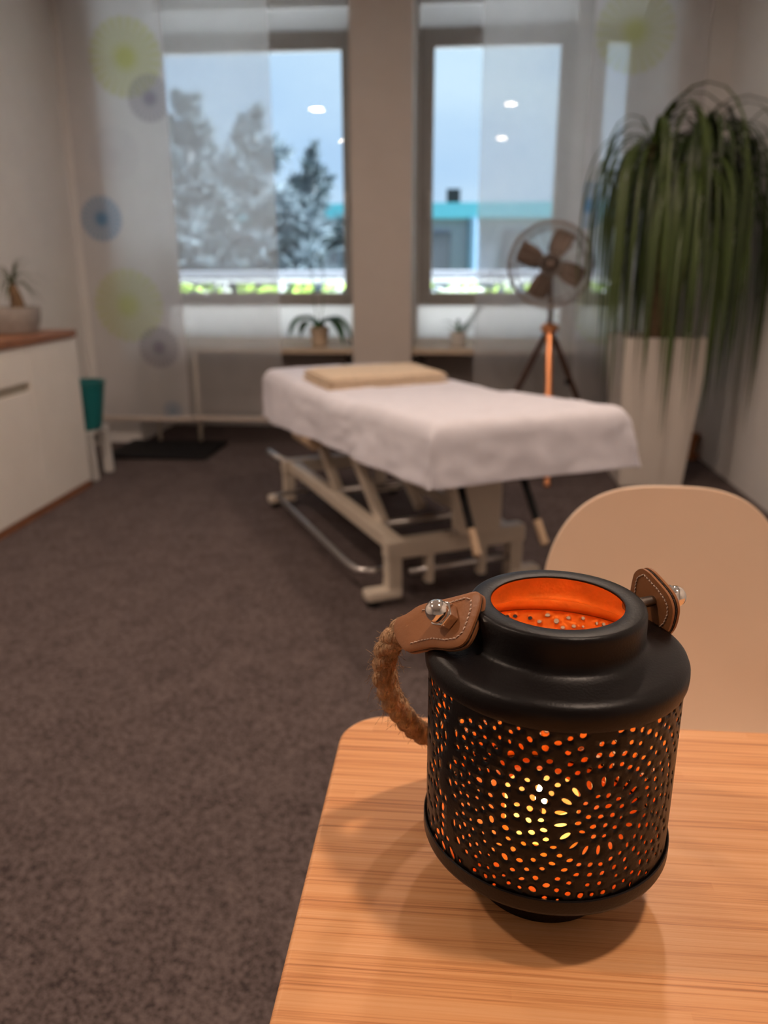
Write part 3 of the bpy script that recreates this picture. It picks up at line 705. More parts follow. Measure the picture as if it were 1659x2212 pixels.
# ------------------------------------------------------------------ lantern
LO = Vector((.0548, .3784, TZ))
lan = thing('lantern', 'black perforated metal lantern with rope handle and leather tabs on the bamboo table', 'lantern', LO)
RB = .0648
HOLES = "-1447,13152,180,124,116;-1502,12998,222,154,8;-1554,13002,154,116,35;-1586,12620,275,159,179;-1618,13060,202,126,0;-1654,12783,293,231,158;-1727,12484,336,133,22;-1625,12186,290,133,160;-1684,11551,297,185,166;-1548,12151,297,129,21;-1504,12485,270,178,127;-1460,12511,130,86,82;-1567,11739,304,146,177;-1491,11870,182,156,1;-1621,11212,195,131,102;-1580,11360,224,107,4;-1691,10349,315,191,173;-1520,11208,286,172,64;-1579,10800,220,136,26;-1567,10278,282,207,21;-1481,10860,296,99,93;-1519,10575,172,109,109;-1484,10344,130,111,116;-1516,9907,268,149,81;-1549,9514,226,143,89;-1663,9567,197,185,83;-1602,9544,146,134,20;-1585,9098,165,124,9;-1585,8573,237,176,167;-1530,8900,279,115,90;-1623,8021,393,241,2;-1544,7974,238,130,94;-1668,7069,228,140,16;-1620,7186,194,166,151;-1564,7422,216,142,116;-1521,7299,249,172,104;-1682,6271,201,138,36;-1472,7280,186,121,106;-1553,6612,226,155,142;-1654,5956,208,150,10;-1493,6603,294,165,75;-1613,5752,225,142,173;-1559,6129,181,120,64;-1491,6062,210,166,32;-1586,5091,216,167,120;-1535,5588,185,99,92;-1490,5555,184,155,57;-1672,4762,255,196,180;-1635,4390,276,157,12;-1540,4716,296,167,35;-1496,5034,251,189,100;-1559,4226,260,135,8;-1450,4994,177,151,179;-1483,4298,273,195,142;-1415,4385,362,171,127;-1361,4302,128,88,93;-1373,12299,229,110,40;-1323,12594,136,132,8;-1247,12875,147,103,126;-1182,13144,143,116,78;-1344,11984,159,134,46;-1270,12516,134,107,156;-1204,12764,128,101,90;-1405,11444,235,108,89;-1300,12010,148,117,36;-1357,11504,150,137,16;-1246,12084,114,106,32;-1178,12360,124,87,84;-1308,11455,101,92,169;-1264,11648,132,101,29;-1391,10770,134,121,103;-1339,11041,135,109,40;-1199,11831,202,127,140;-1132,12831,129,109,136;-1101,13101,110,92,77;-1135,12311,120,80,96;-997,13095,233,185,20;-1053,12672,176,132,107;-1086,12207,187,112,117;-942,12680,181,150,11;-990,12351,195,178,94;-1127,11691,217,167,55;-1029,11977,170,138,122;-900,12213,152,144,98;-1296,10946,141,99,95;-1221,11292,86,80,107;-1240,10913,122,107,151;-1347,10417,136,112,146;-1303,10517,114,83,106;-1406,9841,141,121,32;-1161,11079,154,126,117;-1063,11547,182,151,24;-970,11694,158,143,35;-1356,9968,130,108,178;-1440,9360,204,100,76;-1095,11034,191,175,100;-1008,11270,159,137,67;-934,11229,178,163,81;-1266,10253,105,80,85;-1224,10395,122,80,98;-1177,10504,160,106,137;-1319,9703,108,80,78;-1365,9379,138,88,90;-1403,9200,135,109,83;-1118,10529,146,143,94;-977,10795,173,130,75;-894,10834,159,118,85;-1266,9664,195,152,7;-1196,9851,214,149,70;-1054,10531,135,131,17;-1438,8454,244,128,108;-1399,8688,145,114,28;-1352,8841,125,94,24;-1319,9214,126,85,47;-1134,9999,151,133,45;-932,10495,148,142,44;-1267,9066,87,80,70;-1367,8337,123,111,52;-1074,9991,154,129,49;-1006,10203,209,161,101;-1404,7913,135,113,6;-1325,8419,120,108,0;-1209,9112,138,127,167;-1274,8613,115,95,29;-1143,9378,175,144,139;-954,10018,168,131,101;-1028,9645,196,144,104;-979,9554,166,155,87;-1353,7737,131,120,31;-1318,7990,112,105,52;-1242,8208,123,80,117;-1203,8505,156,121,153;-1276,7902,94,80,92;-1148,8821,160,140,34;-1091,9085,159,128,38;-1037,9027,178,154,93;-983,9014,181,147,112;-891,9644,286,132,146;-911,9022,295,136,178;-909,8356,307,119,10;-1387,6959,135,110,31;-1347,7266,132,104,35;-1146,8235,186,134,57;-1090,8488,154,134,38;-1039,8380,169,136,109;-989,8499,153,127,29;-1304,7184,116,80,59;-1255,7369,198,146,37;-1199,7800,218,141,93;-1402,6325,234,106,91;-1364,6362,147,109,84;-1336,6688,140,125,104;-1289,6725,114,86,67;-1135,7622,175,165,16;-1075,7567,151,128,38;-1024,7743,167,155,3;-975,7980,176,134,172;-887,7758,305,132,40;-1185,7128,135,127,108;-1237,6816,94,80,101;-1343,5882,152,101,73;-1307,6236,125,88,58;-1120,7069,132,121,168;-964,7479,153,130,26;-1373,5468,224,138,118;-1227,6384,105,89,82;-1302,5707,141,100,80;-1266,5994,119,106,80;-1159,6567,161,90,9;-1054,7022,138,127,134;-1005,7153,158,136,3;-1185,6133,131,100,123;-1097,6557,168,136,70;-1322,5159,142,122,72;-1247,5600,113,93,113;-1269,5225,136,103,44;-1205,5710,85,80,100;-1131,5974,218,158,118;-932,7089,170,109,9;-969,6610,171,134,12;-904,6648,140,129,9;-1067,6027,173,146,12;-1010,6224,135,126,100;-932,6165,171,123,165;-861,6405,168,123,23;-1250,4837,140,99,58;-1206,4937,114,87,91;-1168,5319,189,152,43;-1275,4370,164,114,51;-1095,5372,145,129,24;-1035,5603,133,125,36;-972,5803,140,119,6;-880,5852,173,130,19;-1217,4364,154,119,82;-1176,4569,141,107,86;-1132,4857,124,90,44;-996,5206,162,143,88;-1054,4989,171,104,33;-905,5309,142,131,12;-1109,4514,143,106,57;-856,5094,137,129,141;-1175,4098,126,80,48;-1061,4453,115,109,66;-950,4870,195,158,31;-1006,4521,216,171,137;-905,4639,152,127,92;-857,4448,162,152,124;-954,4142,145,113,19;-899,4089,82,80,6;-896,12946,148,133,50;-846,13139,190,167,75;-686,13250,198,171,41;-632,13135,194,146,142;-582,12961,165,136,107;-539,12719,189,162,166;-492,12378,191,132,118;-455,12018,161,125,121;-420,11587,245,151,142;-391,11065,211,119,122;-366,10559,193,103,129;-348,10001,252,129,130;-480,13088,243,153,138;-432,12627,164,123,158;-389,12275,198,121,145;-424,13167,211,80,160;-369,13083,188,107,154;-341,12733,138,80,145;-297,12190,286,137,153;-350,11650,275,132,130;-316,11007,229,109,136;-287,10470,245,114,144;-282,12965,248,126,157;-229,12075,420,140,151;-260,11781,286,101,149;-280,11397,206,80,144;-225,10803,420,140,145;-767,12640,149,135,103;-715,12649,151,141,148;-632,12465,152,129,127;-584,12266,139,122,133;-516,11778,149,115,141;-480,11366,151,115,118;-851,12440,153,140,20;-833,11871,181,151,35;-775,12053,165,147,44;-719,12038,182,167,38;-661,11964,170,147,15;-608,11712,187,149,142;-559,11426,173,133,163;-519,10946,175,147,148;-434,10590,163,121,128;-485,10443,187,125,148;-413,10075,168,111,119;-345,9405,214,125,128;-280,9135,257,103,137;-887,11649,173,136,57;-810,11318,178,125,71;-764,11488,159,147,66;-716,11425,168,128,58;-669,11415,151,122,132;-628,11140,162,138,176;-585,10905,150,136,123;-558,10503,172,123,161;-528,10116,160,114,152;-464,9847,193,143,136;-516,9618,187,117,150;-451,9254,157,112,127;-401,9188,161,111,134;-342,8852,215,109,126;-278,8621,256,117,128;-856,11179,138,137,149;-804,10511,290,122,110;-745,10641,297,118,93;-688,10555,283,122,75;-638,10253,284,109,53;-601,9792,278,138,37;-582,9206,277,124,20;-584,8565,279,120,166;-855,10159,310,126,126;-849,7247,281,94,46;-799,6954,288,111,69;-742,6892,299,107,92;-687,7014,277,113,111;-638,7363,248,114,127;-601,7916,261,113,148;-764,9869,123,110,28;-718,9856,162,124,90;-669,9560,157,125,162;-649,9109,143,133,147;-814,9538,123,123,40;-766,9284,151,132,44;-713,9273,189,143,177;-691,8735,158,134,130;-648,8487,113,96,97;-839,9105,127,109,85;-797,8794,146,133,142;-744,8754,148,137,161;-838,8473,159,123,9;-818,7988,164,100,154;-774,8241,162,144,4;-720,8232,144,120,69;-674,8014,156,118,139;-768,7684,145,131,73;-721,7646,121,113,25;-505,9126,135,116,131;-452,8611,190,131,129;-401,8615,164,116,132;-349,8319,223,112,128;-511,8589,180,116,136;-305,7913,222,106,119;-358,7702,207,132,121;-318,7243,199,91,131;-516,8065,150,122,143;-464,7967,183,117,116;-421,7706,141,97,130;-381,7199,169,117,133;-336,6719,209,122,130;-540,7604,189,114,117;-489,7398,194,123,122;-442,7152,151,117,131;-405,6690,208,125,124;-317,6111,205,121,143;-563,7107,156,118,100;-518,6824,171,115,98;-379,6075,227,139,120;-436,6153,181,132,134;-489,6391,145,113,118;-600,6774,184,108,100;-561,6385,176,129,95;-635,6442,136,110,83;-525,5941,154,118,129;-471,5725,163,121,127;-419,5557,162,98,120;-363,5389,164,101,113;-680,6255,149,126,64;-606,5964,156,120,90;-508,5327,210,120,102;-451,5071,166,100,113;-380,5021,173,101,124;-311,4680,200,88,126;-821,6152,136,123,29;-772,6105,159,135,60;-725,6050,152,118,122;-658,5701,168,131,82;-594,5401,133,112,116;-828,5577,154,124,17;-770,5523,148,144,78;-714,5510,158,134,59;-642,5155,129,103,117;-554,4960,157,134,159;-502,4639,207,154,66;-447,4315,167,101,144;-775,4929,136,119,120;-722,4932,146,121,110;-598,4669,145,113,113;-556,4257,168,80,91;-646,4481,172,132,100;-802,4330,186,159,80;-752,4318,141,118,94;-700,4342,161,147,121;1036,13064,147,119,18;953,12906,140,121,10;903,12672,138,122,2;862,13120,163,121,175;814,12773,182,162,97;753,13073,137,118,157;779,12397,138,119,158;722,12590,139,117,153;677,13199,123,105,114;566,13126,127,104,125;603,13070,119,82,96;674,12667,93,80,114;1080,13078,152,118,20;250,7800,200,160,0;303,7787,198,148,179;276,8322,204,133,60;225,8331,219,143,118;197,7813,230,154,179;225,7272,193,162,62;275,7272,204,173,118;358,8080,212,164,13;339,8545,213,160,37;300,8917,162,173,63;250,9050,210,174,90;200,8917,224,150,117;162,8556,191,177,143;142,8041,167,137,169;142,7550,228,152,12;164,7011,181,155,39;201,6679,185,159,64;251,6550,223,164,90;301,6693,220,180,118;337,7034,171,173,142;359,7567,223,158,169;431,7835,420,140,1;422,8456,420,140,19;386,9159,420,140,42;340,9581,420,140,60;285,9812,420,140,79;225,9830,420,140,98;155,9546,420,140,122;107,9055,420,140,142;69,7751,420,140,1;79,7113,420,140,20;108,6527,420,140,38;157,6042,420,140,59;222,5774,420,140,81;287,5793,420,140,102;390,6497,420,140,141;487,8129,183,174,7;474,8732,195,180,20;459,9114,165,160,29;433,9530,174,150,40;389,9998,171,132,55;341,10298,182,178,68;292,10457,186,153,80;250,10500,205,160,90;199,10438,203,177,102;153,10266,190,166,114;114,10017,181,179,125;72,9603,198,131,138;44,9166,201,131,150;22,8611,204,133,163;12,8055,193,164,175;12,7549,209,167,5;20,7064,164,164,16;48,6364,178,153,32;74,5979,182,148,42;107,5640,186,160,53;149,5351,186,169,65;192,5182,200,167,76;246,5100,176,170,89;295,5148,173,152,101;351,5351,167,146,115;388,5595,218,152,125;432,6051,172,147,140;458,6478,222,153,151;475,6909,168,156,161;487,7451,216,172,173;546,7715,180,170,179;541,8404,216,147,10;532,8822,180,170,18;511,9380,184,151,28;482,9888,189,176,39;452,10253,160,177,47;398,10705,229,152,60;350,10951,225,141,70;307,11088,219,163,79;262,11147,180,147,88;219,11131,165,159,96;168,11019,217,132,106;108,10741,209,176,119;66,10429,223,159,128;7,9720,206,156,145;-19,9201,226,161,155;-36,8685,178,173,165;-45,8090,215,148,175;-46,7597,197,171,3;-39,7041,215,176,13;-17,6346,218,130,26;6,5896,220,132,35;32,5527,179,156,43;72,5119,193,169,53;106,4871,164,136,61;155,4628,165,179,71;221,4466,166,155,84;258,4451,182,148,92;316,4534,201,148,103;354,4662,183,136,110;406,4955,210,149,122;438,5212,172,149,129;482,5717,215,149,142;512,6237,204,152,152;528,6652,195,165,160;542,7213,209,153,170;603,8004,198,165,3;598,8516,190,151,10;577,9311,226,149,22;555,9828,215,143,30;534,10188,169,171,37;497,10665,222,170,46;458,11034,211,158,54;336,11679,167,174,76;284,11781,162,172,84;235,11797,219,164,92;166,11684,227,159,104;119,11513,163,168,112;80,11309,210,135,119;32,10954,225,133,128;3,10668,199,171,134;-29,10263,173,142,142;-33,5398,191,166,37;-6,5043,179,140,44;40,4581,182,142,54;85,4260,227,145,62;132,4030,189,173,70;177,3886,179,141,78;333,3911,170,180,104;373,4050,202,153,110;428,4342,218,158,120;462,4594,210,173,127;498,4949,211,178,135;533,5395,176,142,143;563,5944,207,178,152;585,6509,177,139,161;665,7937,182,151,2;662,8452,166,135,8;651,9046,180,148,15;638,9495,207,130,21;620,9929,191,154,27;597,10379,201,178,33;563,10886,198,136,41;344,12377,216,143,77;292,12476,227,164,84;249,12500,168,155,90;205,12472,210,164,96;148,12357,173,162,104;99,12177,173,174,111;52,11934,169,177,118;-28,11294,199,162,132;-25,4275,200,140,49;7,3986,215,132,54;498,4033,222,137,127;533,4356,204,133,133;593,5142,225,146,146;624,5740,209,137,154;643,6260,202,176,161;655,6754,212,147,167;664,7348,225,173,174;727,8055,213,154,3;724,8478,163,134,7;714,9072,171,155,14;693,9815,198,151,22;673,10309,181,153,28;645,10834,188,139,34;341,13100,162,152,79;158,13098,175,135,101;84,12865,169,133,110;26,12566,179,169,118;-9,12337,225,145,123;-43,12064,179,171,128;579,3888,172,134,134;629,4512,168,131,142;660,5030,174,175,149;700,5998,203,162,161;714,6512,221,147,166;722,6999,191,136,171;789,7657,198,153,179;786,8474,165,147,6;780,8913,165,158,11;766,9579,190,162,17;751,10052,175,148,22;723,10733,183,152,29;-29,13022,220,144,121;689,4257,204,171,144;724,4895,179,154,152;749,5491,198,132,158;766,6007,227,137,163;783,6874,172,180,171;1000,8000,200,160,0;1053,7979,213,139,178;1028,8512,218,174,59;975,8530,227,157,118;947,8006,167,149,179;975,7469,180,137,62;1025,7472,169,148,118;1107,8318,165,140,15;1084,8813,230,179,41;1050,9115,185,178,63;1000,9250,209,146,90;956,9146,184,167,114;912,8757,200,153,143;892,8274,191,157,167;893,7689,174,160,14;916,7187,219,139,41;956,6854,219,138,66;998,6750,174,133,89;1052,6895,189,174,118;1084,7191,161,173,140;1108,7751,229,164,168;1181,8004,420,140,0;1169,8742,420,140,21;1090,9779,420,140,60;1032,10017,420,140,80;974,10028,420,140,98;908,9767,420,140,120;863,9340,420,140,139;830,8700,420,140,160;819,8021,420,140,179;829,7327,420,140,19;860,6700,420,140,39;911,6216,420,140,60;975,5969,420,140,82;1038,5995,420,140,102;1095,6255,420,140,122;1142,6725,420,140,142;1236,8384,179,136,8;1227,8835,211,147,18;1205,9377,180,178,31;1178,9799,193,157,42;1134,10231,229,156,56;1098,10461,203,133,66;1051,10638,219,169,78;1008,10698,220,149,88;941,10617,186,141,104;902,10462,222,152,114;854,10137,210,148,128;825,9838,195,150,137;827,6140,224,152,44;863,5793,168,174,55;901,5544,193,175,65;946,5369,173,171,77;1002,5300,166,131,90;1047,5353,161,172,101;1092,5506,179,149,113;1141,5817,190,161,126;1179,6219,191,135,139;1211,6741,208,134,152;1227,7154,213,180,162;1236,7625,161,154,172;1296,7979,223,171,180;1293,8522,189,159,9;1276,9213,174,150,21;1224,10194,197,159,41;1148,10902,198,144,60;1100,11154,206,156,70;905,11174,212,140,109;830,10741,221,141,125;789,5649,203,139,45;829,5267,188,157,55;869,4997,204,152,64;903,4834,215,173,71;962,4677,201,143,83;1022,4659,208,141,94;1070,4744,229,147,104;1121,4944,194,139,114;1160,5178,184,167,123;1197,5500,168,156,132;1236,5969,193,157,143;1263,6452,191,155,152;1280,6905,218,140,161;1290,7327,213,158,168;1353,8222,222,174,3;1345,8863,229,172,12;1329,9472,180,131,22;1308,9967,211,148,29;1283,10392,200,142,37;1246,10873,199,149,46;782,4854,213,155,52;842,4422,219,166,63;932,4075,224,140,79;1025,4010,212,137,94;1076,4094,207,160,102;1115,4216,170,161,109;1179,4550,170,130,120;1249,5162,230,161,135;1279,5543,209,130,142;1307,6022,209,139,150;1327,6463,196,146,157;1348,7298,167,170,170;1416,8063,183,141,1;1413,8549,216,147,7;1406,9026,189,135,13;1391,9602,200,157,20;1366,10217,180,131,28;1310,11136,179,168,42;588,7411,187,153,7;757,4188,173,135,54;797,3896,195,143,61;1240,4163,210,176,125;1316,4944,229,137,139;1347,5416,223,136,147;1369,5847,226,145,153;1393,6459,223,152,161;1412,7404,182,152,173;1476,8467,178,131,5;1469,9036,182,149,11;1456,9595,180,134,17;1440,10091,177,141,23;1418,10618,176,175,29;607,11059,219,154,145;1306,3858,182,147,130;1345,4264,214,145,136;1402,5093,188,178,147;1424,5522,175,135,153;1444,6005,202,148,158;1465,6790,205,153,167;1473,7224,202,161,172;1477,7715,197,155,177;1539,8162,173,169,2;1530,9114,191,166,11;1522,9529,178,137,15;1502,10232,200,130,21;1460,11193,200,144,32;1398,3886,164,151,138;1440,4476,204,146,145;1466,4920,185,175,150;1496,5603,178,169,157;1514,6151,198,173,162;1531,6922,184,168,170;1538,7596,201,161,176;1650,8200,200,160,0;1703,8191,189,180,179;1675,8731,160,140,62;1624,8726,216,140,119;1597,8216,214,138,178;1625,7669,192,175,62;1678,7688,175,169,121;1758,8470,176,132,12;1735,8995,199,145,40;1695,9340,174,152,66;1654,9449,185,174,88;1602,9326,171,142,116;1599,7091,215,174,62;1653,6951,219,158,92;1701,7091,209,158,117;1736,7415,162,134,141;1757,7898,192,136,166;-1769,8277,420,140,2;-1780,8913,420,140,20;1787,9548,420,140,41;1736,10007,420,140,62;1613,10207,420,140,102;1554,9937,420,140,122;1558,6432,420,140,60;1620,6178,420,140,80;1676,6171,420,140,98;1737,6403,420,140,119;1788,6872,420,140,140;-1778,7537,420,140,161;-1726,9130,177,171,20;-1746,9609,227,154,31;-1775,10038,180,172,43;1796,10334,222,160,52;1755,10627,226,146,64;1708,10820,178,131,76;1654,10900,210,179,89;1598,10835,220,171,103;1549,10647,187,143,115;1556,5716,204,177,67;1648,5500,209,160,89;1698,5555,191,158,102;1755,5778,197,170,116;-1770,6433,222,134,139;-1739,6938,203,143,152;-1723,7358,167,142,162;-1755,10718,203,149,49;1797,11111,215,138,60;1722,11451,172,165,76;1670,11542,186,164,86;1616,11528,206,177,97;1557,11379,204,161,108;1521,11214,205,162,116;1376,6925,168,173,22;1559,5012,222,171,72;1609,4882,183,135,82;1671,4859,191,147,94;1752,5056,199,161,110;-1794,5350,195,150,122;-1760,5631,217,175,130;-1746,11470,209,140,55;-1785,11739,201,154,62;1772,11955,181,140,70;1714,12134,186,135,80;1662,12198,196,164,88;1566,12085,179,176,104;1406,11092,182,146,134;1519,4485,222,151,68;1573,4295,227,178,77;1632,4205,177,146,87;1675,4210,178,147,94;1717,4273,177,167,101;1776,4464,191,154,111;-1778,4707,208,131,119;-1730,5065,192,147,128;-1798,12574,183,141,69;1749,12764,202,134,76;1697,12870,182,179,83;1635,12897,169,165,92;1537,12724,215,162,106;1264,9945,173,160,158;1370,4731,212,149,48;1465,3991,174,168,64;-1742,4128,212,175,120;1179,7337,215,171,9;1117,9124,193,155,171"
def body():
    U = 1000.0; tot = 2*PI*RB*U; z0, z1 = 34.6, 134.5
    hs = []
    for e in HOLES.split(';'):
        th, z, a, bb, g = map(int, e.split(',')); hs.append(((R(th/10)*RB*U) % tot, z/100, a/100, bb/100, R(g)))
    # put the seam where it cuts the fewest holes
    best = None
    for k in range(240):
        s = tot*k/240; c = sum(1 for h in hs if abs((h[0]-s+tot/2) % tot - tot/2) < h[2]+.6)
        if best is None or c < best[0]: best = (c, s)
    seam = best[1]
    hs = [((h[0]-seam) % tot,)+h[1:] for h in hs]
    hs = [h for h in hs if h[2]+.5 < h[0] < tot-h[2]-.5]
    vs = []; es = []
    nz = 34
    for k in range(nz+1): vs.append((0, z0+(z1-z0)*k/nz))
    nu = 150
    for k in range(1, nu+1): vs.append((tot*k/nu, z1))
    for k in range(1, nz+1): vs.append((tot, z1-(z1-z0)*k/nz))
    for k in range(1, nu): vs.append((tot*(nu-k)/nu, z0))
    nb = len(vs); es = [(i, (i+1) % nb) for i in range(nb)]
    def inside(x, y, grow=0):
        for h in cell.get((int(x//8), int(y//8)), ()):
            dx, dy = x-h[0], y-h[1]; c, s = math.cos(h[4]), math.sin(h[4])
            p, q = dx*c+dy*s, -dx*s+dy*c
            if (p/(h[2]+grow))**2 + (q/(h[3]+grow))**2 < 1: return True
        return False
    cell = {}
    for h in hs:
        for i in range(int((h[0]-6)//8), int((h[0]+6)//8)+1):
            for j in range(int((h[1]-6)//8), int((h[1]+6)//8)+1): cell.setdefault((i, j), []).append(h)
    for h in hs:
        n = 14 if h[2] > 2.6 else 10; i0 = len(vs); c, s = math.cos(h[4]), math.sin(h[4])
        for k in range(n):
            a = 2*PI*k/n; w = 1+.10*math.cos(a)     # slightly egg-shaped punch marks
            p, q = h[2]*math.cos(a)*.98, h[3]*math.sin(a)*w*.98
            vs.append((h[0]+p*c-q*s, h[1]+p*s+q*c)); es.append((i0+k, i0+(k+1) % n))
    for i in range(1, nu):
        for j in range(1, nz):
            x, y = tot*i/nu, z0+(z1-z0)*j/nz
            if not inside(x, y, .7): vs.append((x, y))
    r = geometry.delaunay_2d_cdt([Vector(v) for v in vs], es, [], 0, 1e-4)
    V, F = r[0], r[2]; fs = []
    for f in F:
        cx = sum(V[i][0] for i in f)/len(f); cy = sum(V[i][1] for i in f)/len(f)
        if not inside(cx, cy): fs.append(tuple(f))
    P = []
    for v in V:
        a = (v[0]+seam)/(RB*U); rr = RB - .0004*max(0, (60-v[1])/25)
        P.append(LO + Vector((rr*math.cos(a), rr*math.sin(a), v[1]/U)))
    m = MB(); m.add(P, fs)
    o = m.build('body', None, lan, mats=[M['black_metal'], M['gold']], merge=True)
    # make sure the faces look outwards, then thicken inwards with the gold side inside
    me = o.data; bm = bmesh.new(); bm.from_mesh(me)
    c = [f for f in bm.faces if f.normal.dot(Vector((f.calc_center_median().x, f.calc_center_median().y, 0))) < 0]
    if c: bmesh.ops.reverse_faces(bm, faces=c)
    for f in bm.faces: f.smooth = True
    bm.to_mesh(me); bm.free()
    md = o.modifiers.new('sheet_metal', 'SOLIDIFY'); md.thickness = .0007; md.offset = -1; md.material_offset = 1; md.material_offset_rim = 0
    me.set_sharp_from_angle(angle=R(40))
    o['label'] = 'perforated black drum with a gold inside'
body()
topp = [(.0648,.1330), (.0660,.1332), (.0666,.1350), (.0668,.1385), (.0666,.1412), (.0655,.1438), (.0634,.1455), (.0605,.1463), (.056,.1471), (.051,.1484), (.0475,.1494), (.0458,.1506), (.0450,.1522), (.0447,.1545), (.0446,.1620), (.0445,.1656), (.0441,.1672), (.0432,.1681), (.0420,.1684), (.0385,.1684), (.0345,.1683), (.0336,.1680), (.0333,.1672)]
m = MB(); m.lathe(topp, LO, 96); o = m.build('shoulder_and_neck', None, lan, smooth=True, angle=50, mats=[M['black_metal'], M['gold']])
bm = bmesh.new(); bm.from_mesh(o.data)
if sum(f.normal.z for f in bm.faces) < 0: bmesh.ops.reverse_faces(bm, faces=bm.faces)
bm.to_mesh(o.data); bm.free()
md = o.modifiers.new('sheet_metal', 'SOLIDIFY'); md.thickness = .0010; md.offset = -1; md.material_offset = 1
MB().lathe([(0,.0330), (.0600,.0330), (.0648,.0342), (.0651,.0412), (.0657,.0415), (.0662,.0409), (.0662,.0345), (.0655,.0325), (.0635,.0312), (.055,.0272), (.045,.0222), (.040,.0200), (.0385,.0185), (0,.0185)], LO, 96).build('tray', M['black_metal'], lan, smooth=True, angle=38)
MB().lathe([(0,.0337), (.0640,.0337)], LO, 72).build('inner_floor', M['gold'], lan)
MB().lathe([(0,0), (.0365,0), (.0372,.0008), (.0376,.0100), (.0385,.0190), (0,.0190)], LO, 72).build('foot', M['black_metal'], lan, smooth=True, angle=40)

# bolts, cap nuts, leather tabs
def frame_(n):
    n = Vector(n).normalized(); a = Vector((0,0,1)); x = a.cross(n).normalized(); y = n.cross(x); return Matrix((x, y, n)).transposed()
def bolt(p_in, p_nut, n):
    n = Vector(n).normalized(); p_in = LO+Vector(p_in); p_nut = LO+Vector(p_nut); ln = (p_nut-p_in).length; d = (p_nut-p_in).normalized()
    pts = []; rs = []; k = int(ln/.0006)
    for i in range(k+1): pts.append(p_in + d*ln*i/k); rs.append(.0030 if i % 2 else .0025)
    bo = MB().tube(pts, rs, 14).build('bolt', M['steel'], lan, smooth=True)
    m = MB(); F = frame_(n)
    hexp = [F @ Vector((.0072*math.cos(PI/3*k+.3), .0072*math.sin(PI/3*k+.3), .0068)) + p_nut for k in range(6)]
    m.prism(hexp, n, .0068)
    nu = m.build('hex_nut', M['chrome'], bo, bevel=.0007, seg=2)
    dome = [(.0056,.0066), (.0060,.0074), (.0060,.0090)] + [(.0060*math.cos(a), .0090+.0060*math.sin(a)) for a in [PI/2*j/8 for j in range(1, 9)]]
    MB().lathe(dome, p_nut, 28, M=F).build('dome_cap', M['chrome'], bo, smooth=True)
def rounded(P2, it=2):
    for _ in range(it):
        Q = []
        for i in range(len(P2)):
            a, c = P2[i], P2[(i+1) % len(P2)]
            Q += [(a[0]*.75+c[0]*.25, a[1]*.75+c[1]*.25), (a[0]*.25+c[0]*.75, a[1]*.25+c[1]*.75)]
        P2 = Q
    return P2
def tab(P, t_, b_, n, out2, stitch, name_label, bend=0.0, thick=.0022, gap=.0012, second=1.0):
    P = LO+Vector(P); n = Vector(n).normalized(); t_ = Vector(t_); b_ = Vector(b_); o2 = rounded(out2, 2)
    def w(p, dz): 
        s = p[0]/1000; return P + t_*s + b_*(p[1]/1000) + n*(dz + bend*max(0, s)**2)
    root = None
    cx = sum(p[0] for p in o2)/len(o2); cy = sum(p[1] for p in o2)/len(o2)
    def layer(dz, th, k, m_, nm, par):
        m = MB(); q = [((p[0]-cx)*k+cx, (p[1]-cy)*k+cy) for p in o2]; K = len(q)
        rings = []
        for f, d in ((.0, 0), (.55, 0), (.93, 0), (1.0, -th*.35), (1.0, -th)):
            rings.append([w(((p[0]-cx)*f+cx, (p[1]-cy)*f+cy), dz+d) for p in q])
        vs = [v for r in rings[1:] for v in r] + [w((cx, cy), dz)] + [w((cx, cy), dz-th)]; fs = []
        for i in range(3):
            for j in range(K): a = i*K+j; c = i*K+(j+1) % K; fs.append((a, a+K, c+K, c))
        for j in range(K): fs.append((4*K, j, (j+1) % K)); fs.append((4*K+1, 3*K+(j+1) % K, 3*K+j))
        m.add(vs, fs); return m.build(nm, m_, par, smooth=True, angle=45)
    root = layer(0, thick, 1.0, M['leather'], 'leather_tab', lan); root['label'] = name_label
    layer(-thick, gap, .985, M['leather_edge'], 'padding', root)
    layer(-thick-gap, thick, second, M['leather'], 'lining', root)
    # stitches: each a short bent bar
    sp = []
    for k in range(len(stitch)-1):
        a, c = Vector(stitch[k]), Vector(stitch[k+1]); L = (c-a).length; nn = max(1, int(L/2.0))
        for j in range(nn): sp.append((a.lerp(c, j/nn+.08/nn), a.lerp(c, j/nn+.80/nn)))
    m = MB()
    for a, c in sp:
        m.tube([w(a, -.0001), w(a.lerp(c, .3), .0005), w(a.lerp(c, .7), .0005), w(c, -.0001)], .00038, 6)
        m.tube([w(a, -2*thick-gap+.0001), w(a.lerp(c, .3), -2*thick-gap-.0005), w(a.lerp(c, .7), -2*thick-gap-.0005), w(c, -2*thick-gap+.0001)], .00038, 6)
    m.build('stitching', M['thread'], root, smooth=True)
    return w
NL = (-.622, -.501, .602); TL = (-.761, .568, -.313); BL_ = (-.185, -.653, -.735); PL = (-.055, -.012, .162)
outL = [(38.2,3.1), (37.5,-.2), (34.8,-1.8), (29.8,-3.5), (22.4,-8.6), (5.1,-10.8), (-8.,-13.2), (-13.1,-14.4), (-16.6,-12.9), (-18.0,-6.4), (-16.4,3.1), (-14.6,10.4), (-11.3,14.6), (-2.6,16.0), (6.5,14.8), (15.2,16.0), (24.4,17.6), (29.,15.), (35.6,8.6)]
stL = [(19,-4.6), (8,-6.4), (0,-8.5), (-9,-10.4), (-12.6,-9.2), (-13.6,-5), (-12.8,2), (-11.6,7.5), (-8,10.8), (-1,11.6), (7,10.8), (15,12.0), (22,13.6)]
wl = tab(PL, TL, BL_, NL, outL, stL, 'tan leather tab with pale stitching and a nickel nut')
bolt((-.034, -.006, .156), (-.055, -.012, .1622), NL)
